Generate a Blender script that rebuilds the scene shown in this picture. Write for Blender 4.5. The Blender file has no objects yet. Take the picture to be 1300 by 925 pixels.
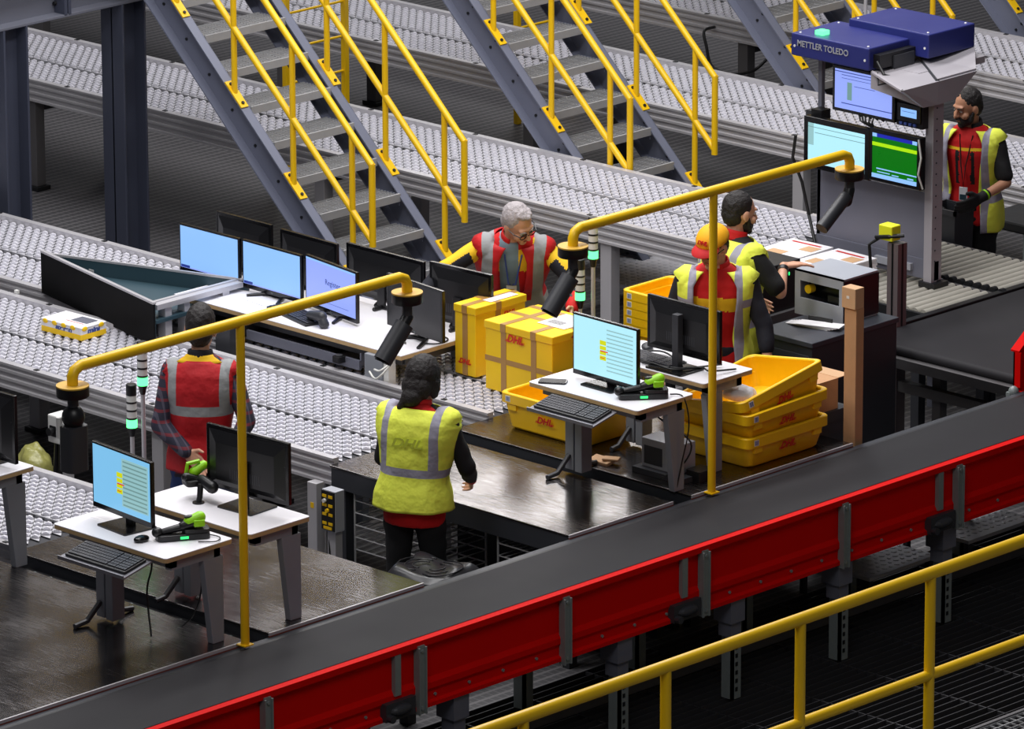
import bpy, bmesh, math, random
from mathutils import Vector, Matrix, Euler, noise
random.seed(7)
PI = math.pi
scene = bpy.context.scene
COL = scene.collection
T = 0.74            # height of the working surfaces

# ------------------------------------------------------------------ colours and materials
def lin(c):
    c = c/255.0
    return c/12.92 if c <= .04045 else ((c+.055)/1.055)**2.4
def rgb(r, g, b): return (lin(r), lin(g), lin(b), 1)

def mat(name, col, rough=.5, metal=0, vary=.08, vscale=6, bump=0, bscale=60, spec=.5, rvary=.08, emis=None, estr=0, coat=0):
    m = bpy.data.materials.new(name); m.use_nodes = True
    nt = m.node_tree; N = nt.nodes; L = nt.links
    b = N['Principled BSDF']
    b.inputs['Metallic'].default_value = metal
    b.inputs['Specular IOR Level'].default_value = spec
    if coat: b.inputs['Coat Weight'].default_value = coat
    tc = N.new('ShaderNodeTexCoord')
    n = N.new('ShaderNodeTexNoise'); n.inputs['Scale'].default_value = vscale; n.inputs['Detail'].default_value = 5
    L.new(tc.outputs['Object'], n.inputs['Vector'])
    mx = N.new('ShaderNodeMix'); mx.data_type = 'RGBA'
    mx.inputs[6].default_value = tuple(max(0, c*(1-vary)) for c in col[:3])+(1,)
    mx.inputs[7].default_value = tuple(min(1, c*(1+vary)) for c in col[:3])+(1,)
    L.new(n.outputs['Fac'], mx.inputs[0]); L.new(mx.outputs[2], b.inputs['Base Color'])
    mr = N.new('ShaderNodeMapRange'); mr.inputs[3].default_value = max(.02, rough-rvary); mr.inputs[4].default_value = min(1, rough+rvary)
    L.new(n.outputs['Fac'], mr.inputs[0]); L.new(mr.outputs[0], b.inputs['Roughness'])
    if bump:
        n2 = N.new('ShaderNodeTexNoise'); n2.inputs['Scale'].default_value = bscale; n2.inputs['Detail'].default_value = 3
        L.new(tc.outputs['Object'], n2.inputs['Vector'])
        bp = N.new('ShaderNodeBump'); bp.inputs['Strength'].default_value = bump; bp.inputs['Distance'].default_value = .01
        L.new(n2.outputs['Fac'], bp.inputs['Height']); L.new(bp.outputs[0], b.inputs['Normal'])
    if emis:
        b.inputs['Emission Color'].default_value = emis; b.inputs['Emission Strength'].default_value = estr
    return m

def nodes_of(m): return m.node_tree.nodes, m.node_tree.links, m.node_tree.nodes['Principled BSDF']

M = {}
M['alu'] = mat('aluminium profile', rgb(192, 190, 194), .36, .25, .05)
M['alu_dark'] = mat('aged and shaded aluminium', rgb(98, 96, 98), .42, .25, .08)
M['deck'] = mat('galvanised deck', rgb(192, 191, 198), .42, .15, .08, 10)
M['wheel'] = mat('wheel plastic', rgb(226, 225, 234), .28, .1, .10, 14)
M['slot'] = mat('slot shadow gap', rgb(80, 80, 86), .6)
M['gap'] = mat('dark gap', rgb(46, 46, 52), .7)
M['yellow'] = mat('yellow powder coat', rgb(244, 196, 14), .38, 0, .04, 9, rvary=.05)
M['yellow_dull'] = mat('yellow disc', rgb(214, 168, 60), .5)
M['crate'] = mat('yellow crate plastic', rgb(250, 198, 12), .42, 0, .06, 14, bump=.06, bscale=30)
M['carton'] = mat('yellow carton', rgb(252, 204, 12), .55, 0, .07, 8, bump=.08, bscale=25)
M['tape'] = mat('brown packing tape', rgb(176, 132, 72), .4)
M['red_logo'] = mat('red print', rgb(205, 30, 24), .5)
M['red_paint'] = mat('red sheet metal', rgb(214, 8, 6), .6, 0, .06, 3, rvary=.05, spec=.06)
M['belt'] = mat('black conveyor belt', rgb(44, 43, 46), .65, 0, .16, 3.5, bump=.05, bscale=250, spec=.15)
M['darksteel'] = mat('dark painted steel', rgb(58, 60, 66), .45, .2)
M['blacksteel'] = mat('black metal', rgb(24, 25, 28), .45, .1)
M['zinc'] = mat('galvanised bracket', rgb(132, 140, 140), .42, .15, .12, 30)
M['stairblue'] = mat('blue grey stringer paint', rgb(112, 116, 134), .42, .1, .05, 4)
M['columnblue'] = mat('blue grey column paint', rgb(66, 70, 86), .45, .1, .05, 4)
M['beamblue'] = mat('grey beam paint', rgb(104, 106, 118), .45, .1, .05, 4)
M['grate'] = mat('galvanised grating', rgb(168, 168, 170), .42, .2, .1, 20)
M['white_lam'] = mat('white laminate', rgb(236, 234, 240), .35, 0, .02)
M['ply'] = mat('plywood edge', rgb(196, 164, 118), .55, 0, .12, 30)
M['grey_leg'] = mat('grey desk frame', rgb(138, 142, 150), .5, .05)
M['blackp'] = mat('black plastic', rgb(20, 20, 23), .38)
M['blackgloss'] = mat('gloss black plastic', rgb(12, 12, 15), .22)
M['darkgrey'] = mat('dark grey plastic', rgb(54, 55, 60), .45)
M['key'] = mat('keycap black', rgb(50, 50, 58), .45)
M['keyboard'] = mat('keyboard body', rgb(130, 130, 138), .4, .2)
M['green_acc'] = mat('lime scanner plastic', rgb(150, 220, 20), .4)
M['whitep'] = mat('white plastic', rgb(225, 225, 222), .4)
M['greybox'] = mat('light grey housing', rgb(168, 170, 178), .42, .15)
M['paper'] = mat('paper', rgb(236, 234, 238), .7, 0, .04)
M['cardboard'] = mat('cardboard', rgb(196, 150, 108), .75, 0, .1, 18)
M['kraft'] = mat('kraft paper', rgb(205, 165, 125), .75)
M['cable'] = mat('black cable', rgb(16, 16, 18), .5)
M['cable_w'] = mat('white cable', rgb(220, 220, 215), .5)
M['navy'] = mat('dark blue housing', rgb(38, 44, 112), .42, 0, .05, 4)
M['machgrey'] = mat('light grey machine sheet', rgb(168, 164, 170), .45, .1, .04)
M['machpanel'] = mat('grey machine panel', rgb(116, 118, 132), .42, .25, .05)
M['shadegrate'] = mat('open grating darkened for shade', rgb(58, 58, 62), .5, .3)
M['shadefloor'] = mat('sheet darkened for shade below the grating', rgb(20, 20, 22), .7)  # near black sheet standing in for the shade under the bars
M['roller'] = mat('grey conveyor roller', rgb(176, 172, 162), .45, .1, .1, 12)
M['teal'] = mat('teal belt lining', rgb(46, 70, 80), .5, 0, .08)
M['blackboard'] = mat('black guide sheet', rgb(12, 12, 14), .7, spec=.15)
M['skin'] = mat('skin', rgb(214, 160, 132), .5, 0, .06, 20)
M['skin_b'] = mat('skin warm', rgb(196, 142, 112), .5, 0, .06, 20)
M['hair'] = mat('black hair', rgb(28, 22, 22), .6, 0, .3, 60, bump=.6, bscale=160)
M['hair_grey'] = mat('grey hair', rgb(176, 168, 170), .7, 0, .25, 40, bump=.6, bscale=120)
M['navycloth'] = mat('dark navy cloth', rgb(26, 27, 38), .8, 0, .15, 10, bump=.25, bscale=22)
M['blackcloth'] = mat('black cloth', rgb(20, 20, 23), .8, 0, .15, 10, bump=.25, bscale=22)
M['redcloth'] = mat('red work jacket', rgb(206, 16, 18), .75, 0, .1, 10, bump=.3, bscale=20)
M['yellowcloth'] = mat('yellow jacket panel', rgb(246, 196, 24), .75, 0, .08, 10, bump=.3, bscale=20)
M['jeans'] = mat('blue jeans', rgb(38, 62, 118), .8, 0, .2, 40)
M['greycloth'] = mat('grey blue shirt', rgb(120, 140, 152), .8, 0, .1, 15)
M['shoe'] = mat('black shoe', rgb(18, 18, 20), .5)
M['lens'] = mat('glasses frame', rgb(20, 20, 26), .2)
M['eyewhite'] = mat('eye white', rgb(220, 212, 205), .3)
M['iris'] = mat('iris', rgb(40, 26, 20), .2)
M['lip'] = mat('lip', rgb(160, 92, 84), .5)
M['cap_y'] = mat('yellow cap cloth', rgb(250, 180, 14), .7, 0, .05, 15)
M['cap_r'] = mat('red cap cloth', rgb(214, 40, 44), .7)
M['lit_blue'] = mat('sticker blue', rgb(60, 80, 150), .5)
M['bagwhite'] = mat('white plastic bag', rgb(232, 232, 238), .3, 0, .03, 8, bump=.6, bscale=30)
M['poly_bag'] = mat('yellowish plastic bag', rgb(150, 148, 84), .3, 0, .3, 12, bump=.6, bscale=20)

M['postbrown'] = mat('anodised bronze profile', rgb(128, 116, 118), .45, .4)
M['hiyellow'] = mat('bright yellow plastic', rgb(238, 240, 40), .4)
M['machdark'] = mat('anthracite sheet', rgb(66, 68, 76), .42, .1)
M['vest_print'] = mat('faint vest print', rgb(206, 218, 72), .6)
def emit(name, col, s):
    m = mat(name, (col[0]*.2, col[1]*.2, col[2]*.2, 1), .3, emis=col, estr=s); return m
E_BLUE = emit('screen light blue', rgb(142, 190, 250), 1.0)
E_VIOLET = emit('screen periwinkle', rgb(150, 170, 250), .95)
E_PALE = emit('screen pale cyan', rgb(176, 232, 246), 1.0)
E_SKY = emit('screen sky', rgb(124, 190, 232), 1.0)
E_GREEN = emit('screen green', rgb(0, 112, 8), .9)
E_LIME = emit('screen lime', rgb(176, 232, 12), .9)
E_YEL = emit('screen yellow', rgb(214, 220, 24), .9)
E_DBLUE = emit('screen dark blue', rgb(30, 40, 170), .9)
E_LINE = emit('screen grey line', rgb(120, 160, 160), .8)
E_PANEL = emit('screen grey panel', rgb(150, 196, 200), .9)
E_RED = emit('screen red', rgb(220, 60, 40), .9)
E_INK = emit('screen ink', rgb(40, 60, 150), .8)
E_LED = emit('signal green lamp', (.10, 1.0, .26, 1), 2.6)
E_LEDS = emit('small green led', (.03, 1.0, .2, 1), 1.6)

# steel sheet: brushed, mottled, mirror-like
def steel(name, base, r0, r1):
    m = mat(name, base, .25, 1.0, .12, 2.5)
    N, L, b = nodes_of(m)
    tc = N.new('ShaderNodeTexCoord'); mp = N.new('ShaderNodeMapping'); mp.inputs['Scale'].default_value = (3, 60, 1)
    n = N.new('ShaderNodeTexNoise'); n.inputs['Scale'].default_value = 3; n.inputs['Detail'].default_value = 6
    L.new(tc.outputs['Object'], mp.inputs[0]); L.new(mp.outputs[0], n.inputs['Vector'])
    n3 = N.new('ShaderNodeTexNoise'); n3.inputs['Scale'].default_value = 2.2; n3.inputs['Detail'].default_value = 5
    L.new(tc.outputs['Object'], n3.inputs['Vector'])
    ad = N.new('ShaderNodeMath'); ad.operation = 'MULTIPLY'; L.new(n.outputs['Fac'], ad.inputs[0]); L.new(n3.outputs['Fac'], ad.inputs[1])
    mr = N.new('ShaderNodeMapRange'); mr.inputs[1].default_value = .1; mr.inputs[2].default_value = .45
    mr.inputs[3].default_value = r0; mr.inputs[4].default_value = r1
    L.new(ad.outputs[0], mr.inputs[0]); L.new(mr.outputs[0], b.inputs['Roughness'])
    bp = N.new('ShaderNodeBump'); bp.inputs['Strength'].default_value = .05; bp.inputs['Distance'].default_value = .01
    L.new(n3.outputs['Fac'], bp.inputs['Height']); L.new(bp.outputs[0], b.inputs['Normal'])
    return m
M['steel'] = steel('worn steel sheet', rgb(112, 108, 108), .14, .38)

# floor: steel grating, bars along Y with thin cross bars along X
def grating_mat():
    m = mat('grating floor', rgb(92, 91, 94), .6, .2, .1, 1.2)
    N, L, b = nodes_of(m)
    tc = N.new('ShaderNodeTexCoord'); sp = N.new('ShaderNodeSeparateXYZ'); L.new(tc.outputs['Object'], sp.inputs[0])
    def bars(out, pitch, frac):
        a = N.new('ShaderNodeMath'); a.operation = 'DIVIDE'; a.inputs[1].default_value = pitch; L.new(out, a.inputs[0])
        f = N.new('ShaderNodeMath'); f.operation = 'FRACT'; L.new(a.outputs[0], f.inputs[0])
        g = N.new('ShaderNodeMath'); g.operation = 'LESS_THAN'; g.inputs[1].default_value = frac; L.new(f.outputs[0], g.inputs[0])
        return g
    g1 = bars(sp.outputs['X'], .066, .30); g2 = bars(sp.outputs['Y'], .050, .10)
    mxm = N.new('ShaderNodeMath'); mxm.operation = 'MAXIMUM'; L.new(g1.outputs[0], mxm.inputs[0]); L.new(g2.outputs[0], mxm.inputs[1])
    n = N.new('ShaderNodeTexNoise'); n.inputs['Scale'].default_value = .9; n.inputs['Detail'].default_value = 6; L.new(tc.outputs['Object'], n.inputs['Vector'])
    c1 = N.new('ShaderNodeMix'); c1.data_type = 'RGBA'; c1.inputs[6].default_value = rgb(94, 92, 94); c1.inputs[7].default_value = rgb(120, 118, 120); L.new(n.outputs['Fac'], c1.inputs[0])
    c0 = N.new('ShaderNodeMix'); c0.data_type = 'RGBA'; c0.inputs[6].default_value = rgb(72, 71, 74); L.new(mxm.outputs[0], c0.inputs[0]); L.new(c1.outputs[2], c0.inputs[7])
    L.new(c0.outputs[2], b.inputs['Base Color'])
    bp = N.new('ShaderNodeBump'); bp.inputs['Strength'].default_value = .2; bp.inputs['Distance'].default_value = .01
    L.new(mxm.outputs[0], bp.inputs['Height']); L.new(bp.outputs[0], b.inputs['Normal'])
    return m
M['floor'] = grating_mat()

def plaid():
    m = mat('plaid shirt', rgb(60, 60, 78), .8)
    N, L, b = nodes_of(m)
    tc = N.new('ShaderNodeTexCoord'); sp = N.new('ShaderNodeSeparateXYZ'); L.new(tc.outputs['Object'], sp.inputs[0])
    def w(out, p, fr):
        a = N.new('ShaderNodeMath'); a.operation = 'DIVIDE'; a.inputs[1].default_value = p; L.new(out, a.inputs[0])
        f = N.new('ShaderNodeMath'); f.operation = 'FRACT'; L.new(a.outputs[0], f.inputs[0])
        g = N.new('ShaderNodeMath'); g.operation = 'LESS_THAN'; g.inputs[1].default_value = fr; L.new(f.outputs[0], g.inputs[0]); return g
    sm = N.new('ShaderNodeMath'); sm.operation = 'ADD'; L.new(sp.outputs['X'], sm.inputs[0]); L.new(sp.outputs['Y'], sm.inputs[1])
    h = w(sp.outputs['Z'], .055, .28); v = w(sm.outputs[0], .05, .28)
    a = N.new('ShaderNodeMix'); a.data_type = 'RGBA'; a.inputs[6].default_value = rgb(42, 42, 60); a.inputs[7].default_value = rgb(112, 38, 50); L.new(h.outputs[0], a.inputs[0])
    c = N.new('ShaderNodeMix'); c.data_type = 'RGBA'; c.inputs[7].default_value = rgb(96, 92, 108); L.new(a.outputs[2], c.inputs[6])
    mm = N.new('ShaderNodeMath'); mm.operation = 'MULTIPLY'; mm.inputs[1].default_value = .55; L.new(v.outputs[0], mm.inputs[0]); L.new(mm.outputs[0], c.inputs[0])
    L.new(c.outputs[2], b.inputs['Base Color'])
    return m
M['plaid'] = plaid()

# reflective safety vest: base colour with grey bands laid out in the vest's own UV (u = sideways metres, v = height metres)
def vest_mat(name, base, band_z, stripe_u, band=(150, 150, 156), half=.026, stop=False):
    m = mat(name, base, .7, 0, .06, 12)
    N, L, b = nodes_of(m)
    base_out = b.inputs['Base Color'].links[0].from_socket
    uv = N.new('ShaderNodeUVMap'); uv.uv_map = 'UVMap'
    sp = N.new('ShaderNodeSeparateXYZ'); L.new(uv.outputs[0], sp.inputs[0])
    def near(out, c, h, ab=False):
        src = out
        if ab:
            q = N.new('ShaderNodeMath'); q.operation = 'ABSOLUTE'; L.new(out, q.inputs[0]); src = q.outputs[0]
        g = N.new('ShaderNodeMath'); g.operation = 'COMPARE'; g.inputs[1].default_value = c; g.inputs[2].default_value = h; L.new(src, g.inputs[0]); return g.outputs[0]
    cur = None
    lst = []
    for su in stripe_u:
        a_ = near(sp.outputs['X'], su, half, True)
        if stop:
            g_ = N.new('ShaderNodeMath'); g_.operation = 'GREATER_THAN'; g_.inputs[1].default_value = band_z[0]; L.new(sp.outputs['Y'], g_.inputs[0])
            k_ = N.new('ShaderNodeMath'); k_.operation = 'MULTIPLY'; L.new(a_, k_.inputs[0]); L.new(g_.outputs[0], k_.inputs[1]); a_ = k_.outputs[0]
        lst.append(a_)
    lst += [near(sp.outputs['Y'], z, half) for z in band_z]
    for o in lst:
        if cur is None: cur = o
        else:
            k = N.new('ShaderNodeMath'); k.operation = 'MAXIMUM'; L.new(cur, k.inputs[0]); L.new(o, k.inputs[1]); cur = k.outputs[0]
    mx = N.new('ShaderNodeMix'); mx.data_type = 'RGBA'; L.new(cur, mx.inputs[0]); L.new(base_out, mx.inputs[6]); mx.inputs[7].default_value = rgb(*band)
    L.new(mx.outputs[2], b.inputs['Base Color'])
    n2 = N.new('ShaderNodeTexNoise'); n2.inputs['Scale'].default_value = 9; n2.inputs['Detail'].default_value = 3
    tc = N.new('ShaderNodeTexCoord'); L.new(tc.outputs['Object'], n2.inputs['Vector'])
    bp = N.new('ShaderNodeBump'); bp.inputs['Strength'].default_value = .55; bp.inputs['Distance'].default_value = .03
    L.new(n2.outputs['Fac'], bp.inputs['Height']); L.new(bp.outputs[0], b.inputs['Normal'])
    return m
HV = rgb(240, 252, 84)

# ------------------------------------------------------------------ mesh builder
def frame(d, up=(0, 0, 1)):
    d = Vector(d).normalized(); u = Vector(up)
    if abs(d.dot(u)) > .98: u = Vector((1, 0, 0))
    x = u.cross(d).normalized(); y = d.cross(x)
    return x, y, d
class MB:
    def __init__(s): s.v = []; s.f = []; s.m = []; s.uv = {}
    def add(s, vs, fs, mi=0, X=None):
        n = len(s.v)
        s.v += [tuple(X @ Vector(p)) if X else tuple(p) for p in vs]
        s.f += [tuple(i+n for i in f) for f in fs]; s.m += [mi]*len(fs); return s
    def box(s, x0, x1, y0, y1, z0, z1, mi=0, X=None):
        vs = [(x, y, z) for z in (z0, z1) for y in (y0, y1) for x in (x0, x1)]
        return s.add(vs, [(0, 2, 3, 1), (4, 5, 7, 6), (0, 1, 5, 4), (2, 6, 7, 3), (0, 4, 6, 2), (1, 3, 7, 5)], mi, X)
    def bx(s, c, d, mi=0, R=None):
        X = Matrix.Translation(c) @ (R.to_4x4() if R else Matrix.Identity(4))
        return s.box(-d[0]/2, d[0]/2, -d[1]/2, d[1]/2, -d[2]/2, d[2]/2, mi, X)
    def rbox(s, x0, x1, y0, y1, z0, z1, r=.02, mi=0, X=None, n=4):      # rounded in plan
        pts = []
        for cx, cy, a0 in ((x1-r, y1-r, 0), (x0+r, y1-r, PI/2), (x0+r, y0+r, PI), (x1-r, y0+r, 1.5*PI)):
            for k in range(n+1):
                a = a0+PI/2*k/n; pts.append((cx+r*math.cos(a), cy+r*math.sin(a)))
        return s.prism(pts, z0, z1, mi, X)
    def prism(s, pts, z0, z1, mi=0, X=None):
        n = len(pts)
        vs = [(x, y, z0) for x, y in pts]+[(x, y, z1) for x, y in pts]
        fs = [tuple(range(n))[::-1], tuple(range(n, 2*n))]+[(i, (i+1) % n, n+(i+1) % n, n+i) for i in range(n)]
        return s.add(vs, fs, mi, X)
    def cyl(s, a, b, r, r2=None, n=16, mi=0, cap=True):
        a = Vector(a); b = Vector(b); r2 = r if r2 is None else r2
        x, y, d = frame(b-a)
        vs = []
        for c, rr in ((a, r), (b, r2)):
            for k in range(n):
                t = 2*PI*k/n; vs.append(c+x*math.cos(t)*rr+y*math.sin(t)*rr)
        fs = [(k, (k+1) % n, n+(k+1) % n, n+k) for k in range(n)]
        if cap: fs += [tuple(range(n))[::-1], tuple(range(n, 2*n))]
        return s.add(vs, fs, mi)
    def tube(s, pts, r, n=10, mi=0, up=(0, 0, 1)):
        pts = [Vector(p) for p in pts]; rings = []
        px = None
        for i, p in enumerate(pts):
            d = (pts[min(i+1, len(pts)-1)]-pts[max(i-1, 0)]).normalized()
            if px is None: x, y, _ = frame(d, up)
            else:
                x = (px-d*px.dot(d)).normalized(); y = d.cross(x)
            px = x
            rr = r[i] if isinstance(r, (list, tuple)) else r
            rings.append([p+x*math.cos(2*PI*k/n)*rr+y*math.sin(2*PI*k/n)*rr for k in range(n)])
        vs = [v for R_ in rings for v in R_]
        fs = []
        for i in range(len(pts)-1):
            fs += [(i*n+k, i*n+(k+1) % n, (i+1)*n+(k+1) % n, (i+1)*n+k) for k in range(n)]
        fs += [tuple(range(n))[::-1], tuple(range((len(pts)-1)*n, len(pts)*n))]
        return s.add(vs, fs, mi)
    def ell(s, c, r, mi=0, R=None, nu=16, nv=10):
        vs = []; c = Vector(c)
        for j in range(nv+1):
            ph = -PI/2+PI*j/nv
            for k in range(nu):
                t = 2*PI*k/nu; p = Vector((r[0]*math.cos(ph)*math.cos(t), r[1]*math.cos(ph)*math.sin(t), r[2]*math.sin(ph)))
                if R: p = R @ p
                vs.append(c+p)
        fs = [(j*nu+k, j*nu+(k+1) % nu, (j+1)*nu+(k+1) % nu, (j+1)*nu+k) for j in range(nv) for k in range(nu)]
        return s.add(vs, fs, mi)
    def cap(s, a, b, ra, rb, n=14, mi=0):                                # tapered capsule
        a = Vector(a); b = Vector(b); L_ = (b-a).length
        if L_ < 1e-5: return s.ell(a, (ra,)*3, mi)
        d = (b-a)/L_; pts = []; rs = []
        for k in range(5):
            t = PI/2*(1-k/4); pts.append(a-d*math.sin(t)*ra); rs.append(max(1e-4, math.cos(t)*ra))
        for k in range(5):
            t = PI/2*k/4; pts.append(b+d*math.sin(t)*rb); rs.append(max(1e-4, math.cos(t)*rb))
        return s.tube(pts, rs, n, mi)
    def loft(s, rings, mi=0, close=True, ends=True):
        n = len(rings[0]); vs = [p for r in rings for p in r]; fs = []
        kk = n if close else n-1
        for i in range(len(rings)-1):
            fs += [(i*n+k, i*n+(k+1) % n, (i+1)*n+(k+1) % n, (i+1)*n+k) for k in range(kk)]
        if ends and close: fs += [tuple(range(n))[::-1], tuple(range((len(rings)-1)*n, len(rings)*n))]
        return s.add(vs, fs, mi)
    def lathe(s, prof, c=(0, 0, 0), n=24, mi=0):
        c = Vector(c)
        rings = [[c+Vector((r*math.cos(2*PI*k/n), r*math.sin(2*PI*k/n), z)) for k in range(n)] for r, z in prof]
        return s.loft(rings, mi)
    def build(s, name, ms, parent=None, bevel=0, smooth=None, loc=None):
        me = bpy.data.meshes.new(name); me.from_pydata([tuple(v) for v in s.v], [], s.f)
        ms = ms if isinstance(ms, (list, tuple)) else [ms]
        for m in ms: me.materials.append(M[m] if isinstance(m, str) else m)
        me.polygons.foreach_set('material_index', s.m)
        bm = bmesh.new(); bm.from_mesh(me); bmesh.ops.recalc_face_normals(bm, faces=bm.faces); bm.to_mesh(me); bm.free()
        if smooth is not None:
            me.polygons.foreach_set('use_smooth', [True]*len(me.polygons))
            if smooth: me.set_sharp_from_angle(angle=math.radians(smooth))
        me.update()
        o = bpy.data.objects.new(name, me); COL.objects.link(o)
        if parent: o.parent = parent
        if loc: o.location = loc
        if bevel:
            b = o.modifiers.new('bevel', 'BEVEL'); b.width = bevel; b.segments = 2; b.limit_method = 'ANGLE'; b.angle_limit = .6
        return o

def thing(name, label, cat, loc=(0, 0, 0), rz=0, group=None, rot=None):
    o = bpy.data.objects.new(name, None); COL.objects.link(o); o.empty_display_size = .1
    o.location = loc; o.rotation_euler = rot if rot else (0, 0, rz)
    tag(o, label, cat, group); return o
def tag(o, label, cat, group=None, kind=None):
    o['label'] = label; o['category'] = cat
    if group: o['group'] = group
    if kind: o['kind'] = kind
    return o
def dup(src, loc, rz, label, group=None, rot=None):
    def cp(o, par):
        c = o.copy(); COL.objects.link(c)
        if par: c.parent = par
        for ch in list(o.children): cp(ch, c)
        return c
    r = cp(src, None); r.location = loc; r.rotation_euler = rot if rot else (0, 0, rz); r['label'] = label
    if group: r['group'] = group
    return r

def text(name, body, size, m, parent, X, extrude=.0008, shear=0, bold=0, align='CENTER', sx=1):
    cu = bpy.data.curves.new(name, 'FONT'); cu.body = body; cu.size = size; cu.extrude = extrude; cu.shear = shear
    cu.offset = bold; cu.align_x = align; cu.align_y = 'CENTER'
    t = bpy.data.objects.new(name, cu); COL.objects.link(t)
    dg = bpy.context.evaluated_depsgraph_get()
    me = bpy.data.meshes.new_from_object(t.evaluated_get(dg)); bpy.data.objects.remove(t); bpy.data.curves.remove(cu)
    me.transform(X @ Matrix.Diagonal((sx, 1, 1, 1)))
    me.materials.clear(); me.materials.append(M[m] if isinstance(m, str) else m)
    o = bpy.data.objects.new(name, me); COL.objects.link(o); o.parent = parent
    return o
def faceX(c, ax=(1, 0, 0), up=(0, 0, 1)):     # matrix whose text plane is spanned by ax (reading direction) and up
    ax = Vector(ax).normalized(); up = Vector(up).normalized(); n = ax.cross(up)
    return Matrix((( ax.x, up.x, n.x, c[0]), (ax.y, up.y, n.y, c[1]), (ax.z, up.z, n.z, c[2]), (0, 0, 0, 1)))

def logo(parent, X, w, name='lettering', m='red_logo'):      # the slanted courier lettering with its speed lines
    o = text(name, 'DHL', w*.42, m, parent, X, shear=.35, bold=w*.012, sx=1.05)
    b = MB()
    for k in range(3):
        z = -w*.125+k*w*.035
        b.box(-w*.52+k*w*.02, -w*.40+k*w*.012, z, z+w*.018, -.0008, .0008, 0, X)
        b.box(w*.36+k*w*.012, w*.50+k*w*.02, z, z+w*.018, -.0008, .0008, 0, X)
    b.build('speed_lines', m, parent)
    return o

# ------------------------------------------------------------------ camera
yaw, pit, roll = .7694, .28076, -.00301
fw = Vector((0, math.cos(pit), -math.sin(pit))); rt = Vector((1, 0, 0)); up = Vector((0, math.sin(pit), math.cos(pit)))
r2 = rt*math.cos(roll)+up*math.sin(roll); u2 = -rt*math.sin(roll)+up*math.cos(roll)
RZ = Matrix.Rotation(-0, 3, 'Z')
def cam_world(v): return Vector((math.cos(yaw)*v.x-math.sin(yaw)*v.y, math.sin(yaw)*v.x+math.cos(yaw)*v.y, v.z))
r2, u2, fw = cam_world(r2), cam_world(u2), cam_world(fw)
cd = bpy.data.cameras.new('camera'); cam = bpy.data.objects.new('camera', cd); COL.objects.link(cam)
Mx = Matrix(((r2.x, u2.x, -fw.x, 0), (r2.y, u2.y, -fw.y, 0), (r2.z, u2.z, -fw.z, 0), (0, 0, 0, 1)))
CAMLOC = Vector((21.647, -22.348, 10.502))
cam.matrix_world = Matrix.Translation(CAMLOC) @ Mx
cd.sensor_width = 36; cd.lens = 7818/1300*36; cd.clip_end = 200
cd.shift_y = (418-462.5)/1300
scene.camera = cam

# ------------------------------------------------------------------ the hall floor and fixed frame
fl = MB().box(-22, 1.0, -12, 24, -.05, 0).build('floor', 'floor'); fl['kind'] = 'structure'
f2 = MB(); f2.box(1.0, 9, -12, 24, -.35, -.30, 1)  # near floor: shade around the red conveyor is put into its darker colours
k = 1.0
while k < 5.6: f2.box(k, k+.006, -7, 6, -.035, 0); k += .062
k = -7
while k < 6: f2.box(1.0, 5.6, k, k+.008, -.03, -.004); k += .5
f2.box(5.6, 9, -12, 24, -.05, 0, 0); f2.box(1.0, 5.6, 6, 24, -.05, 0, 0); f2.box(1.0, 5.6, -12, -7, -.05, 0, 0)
o = f2.build('floor', ['shadegrate', 'shadefloor']); o['kind'] = 'structure'

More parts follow.
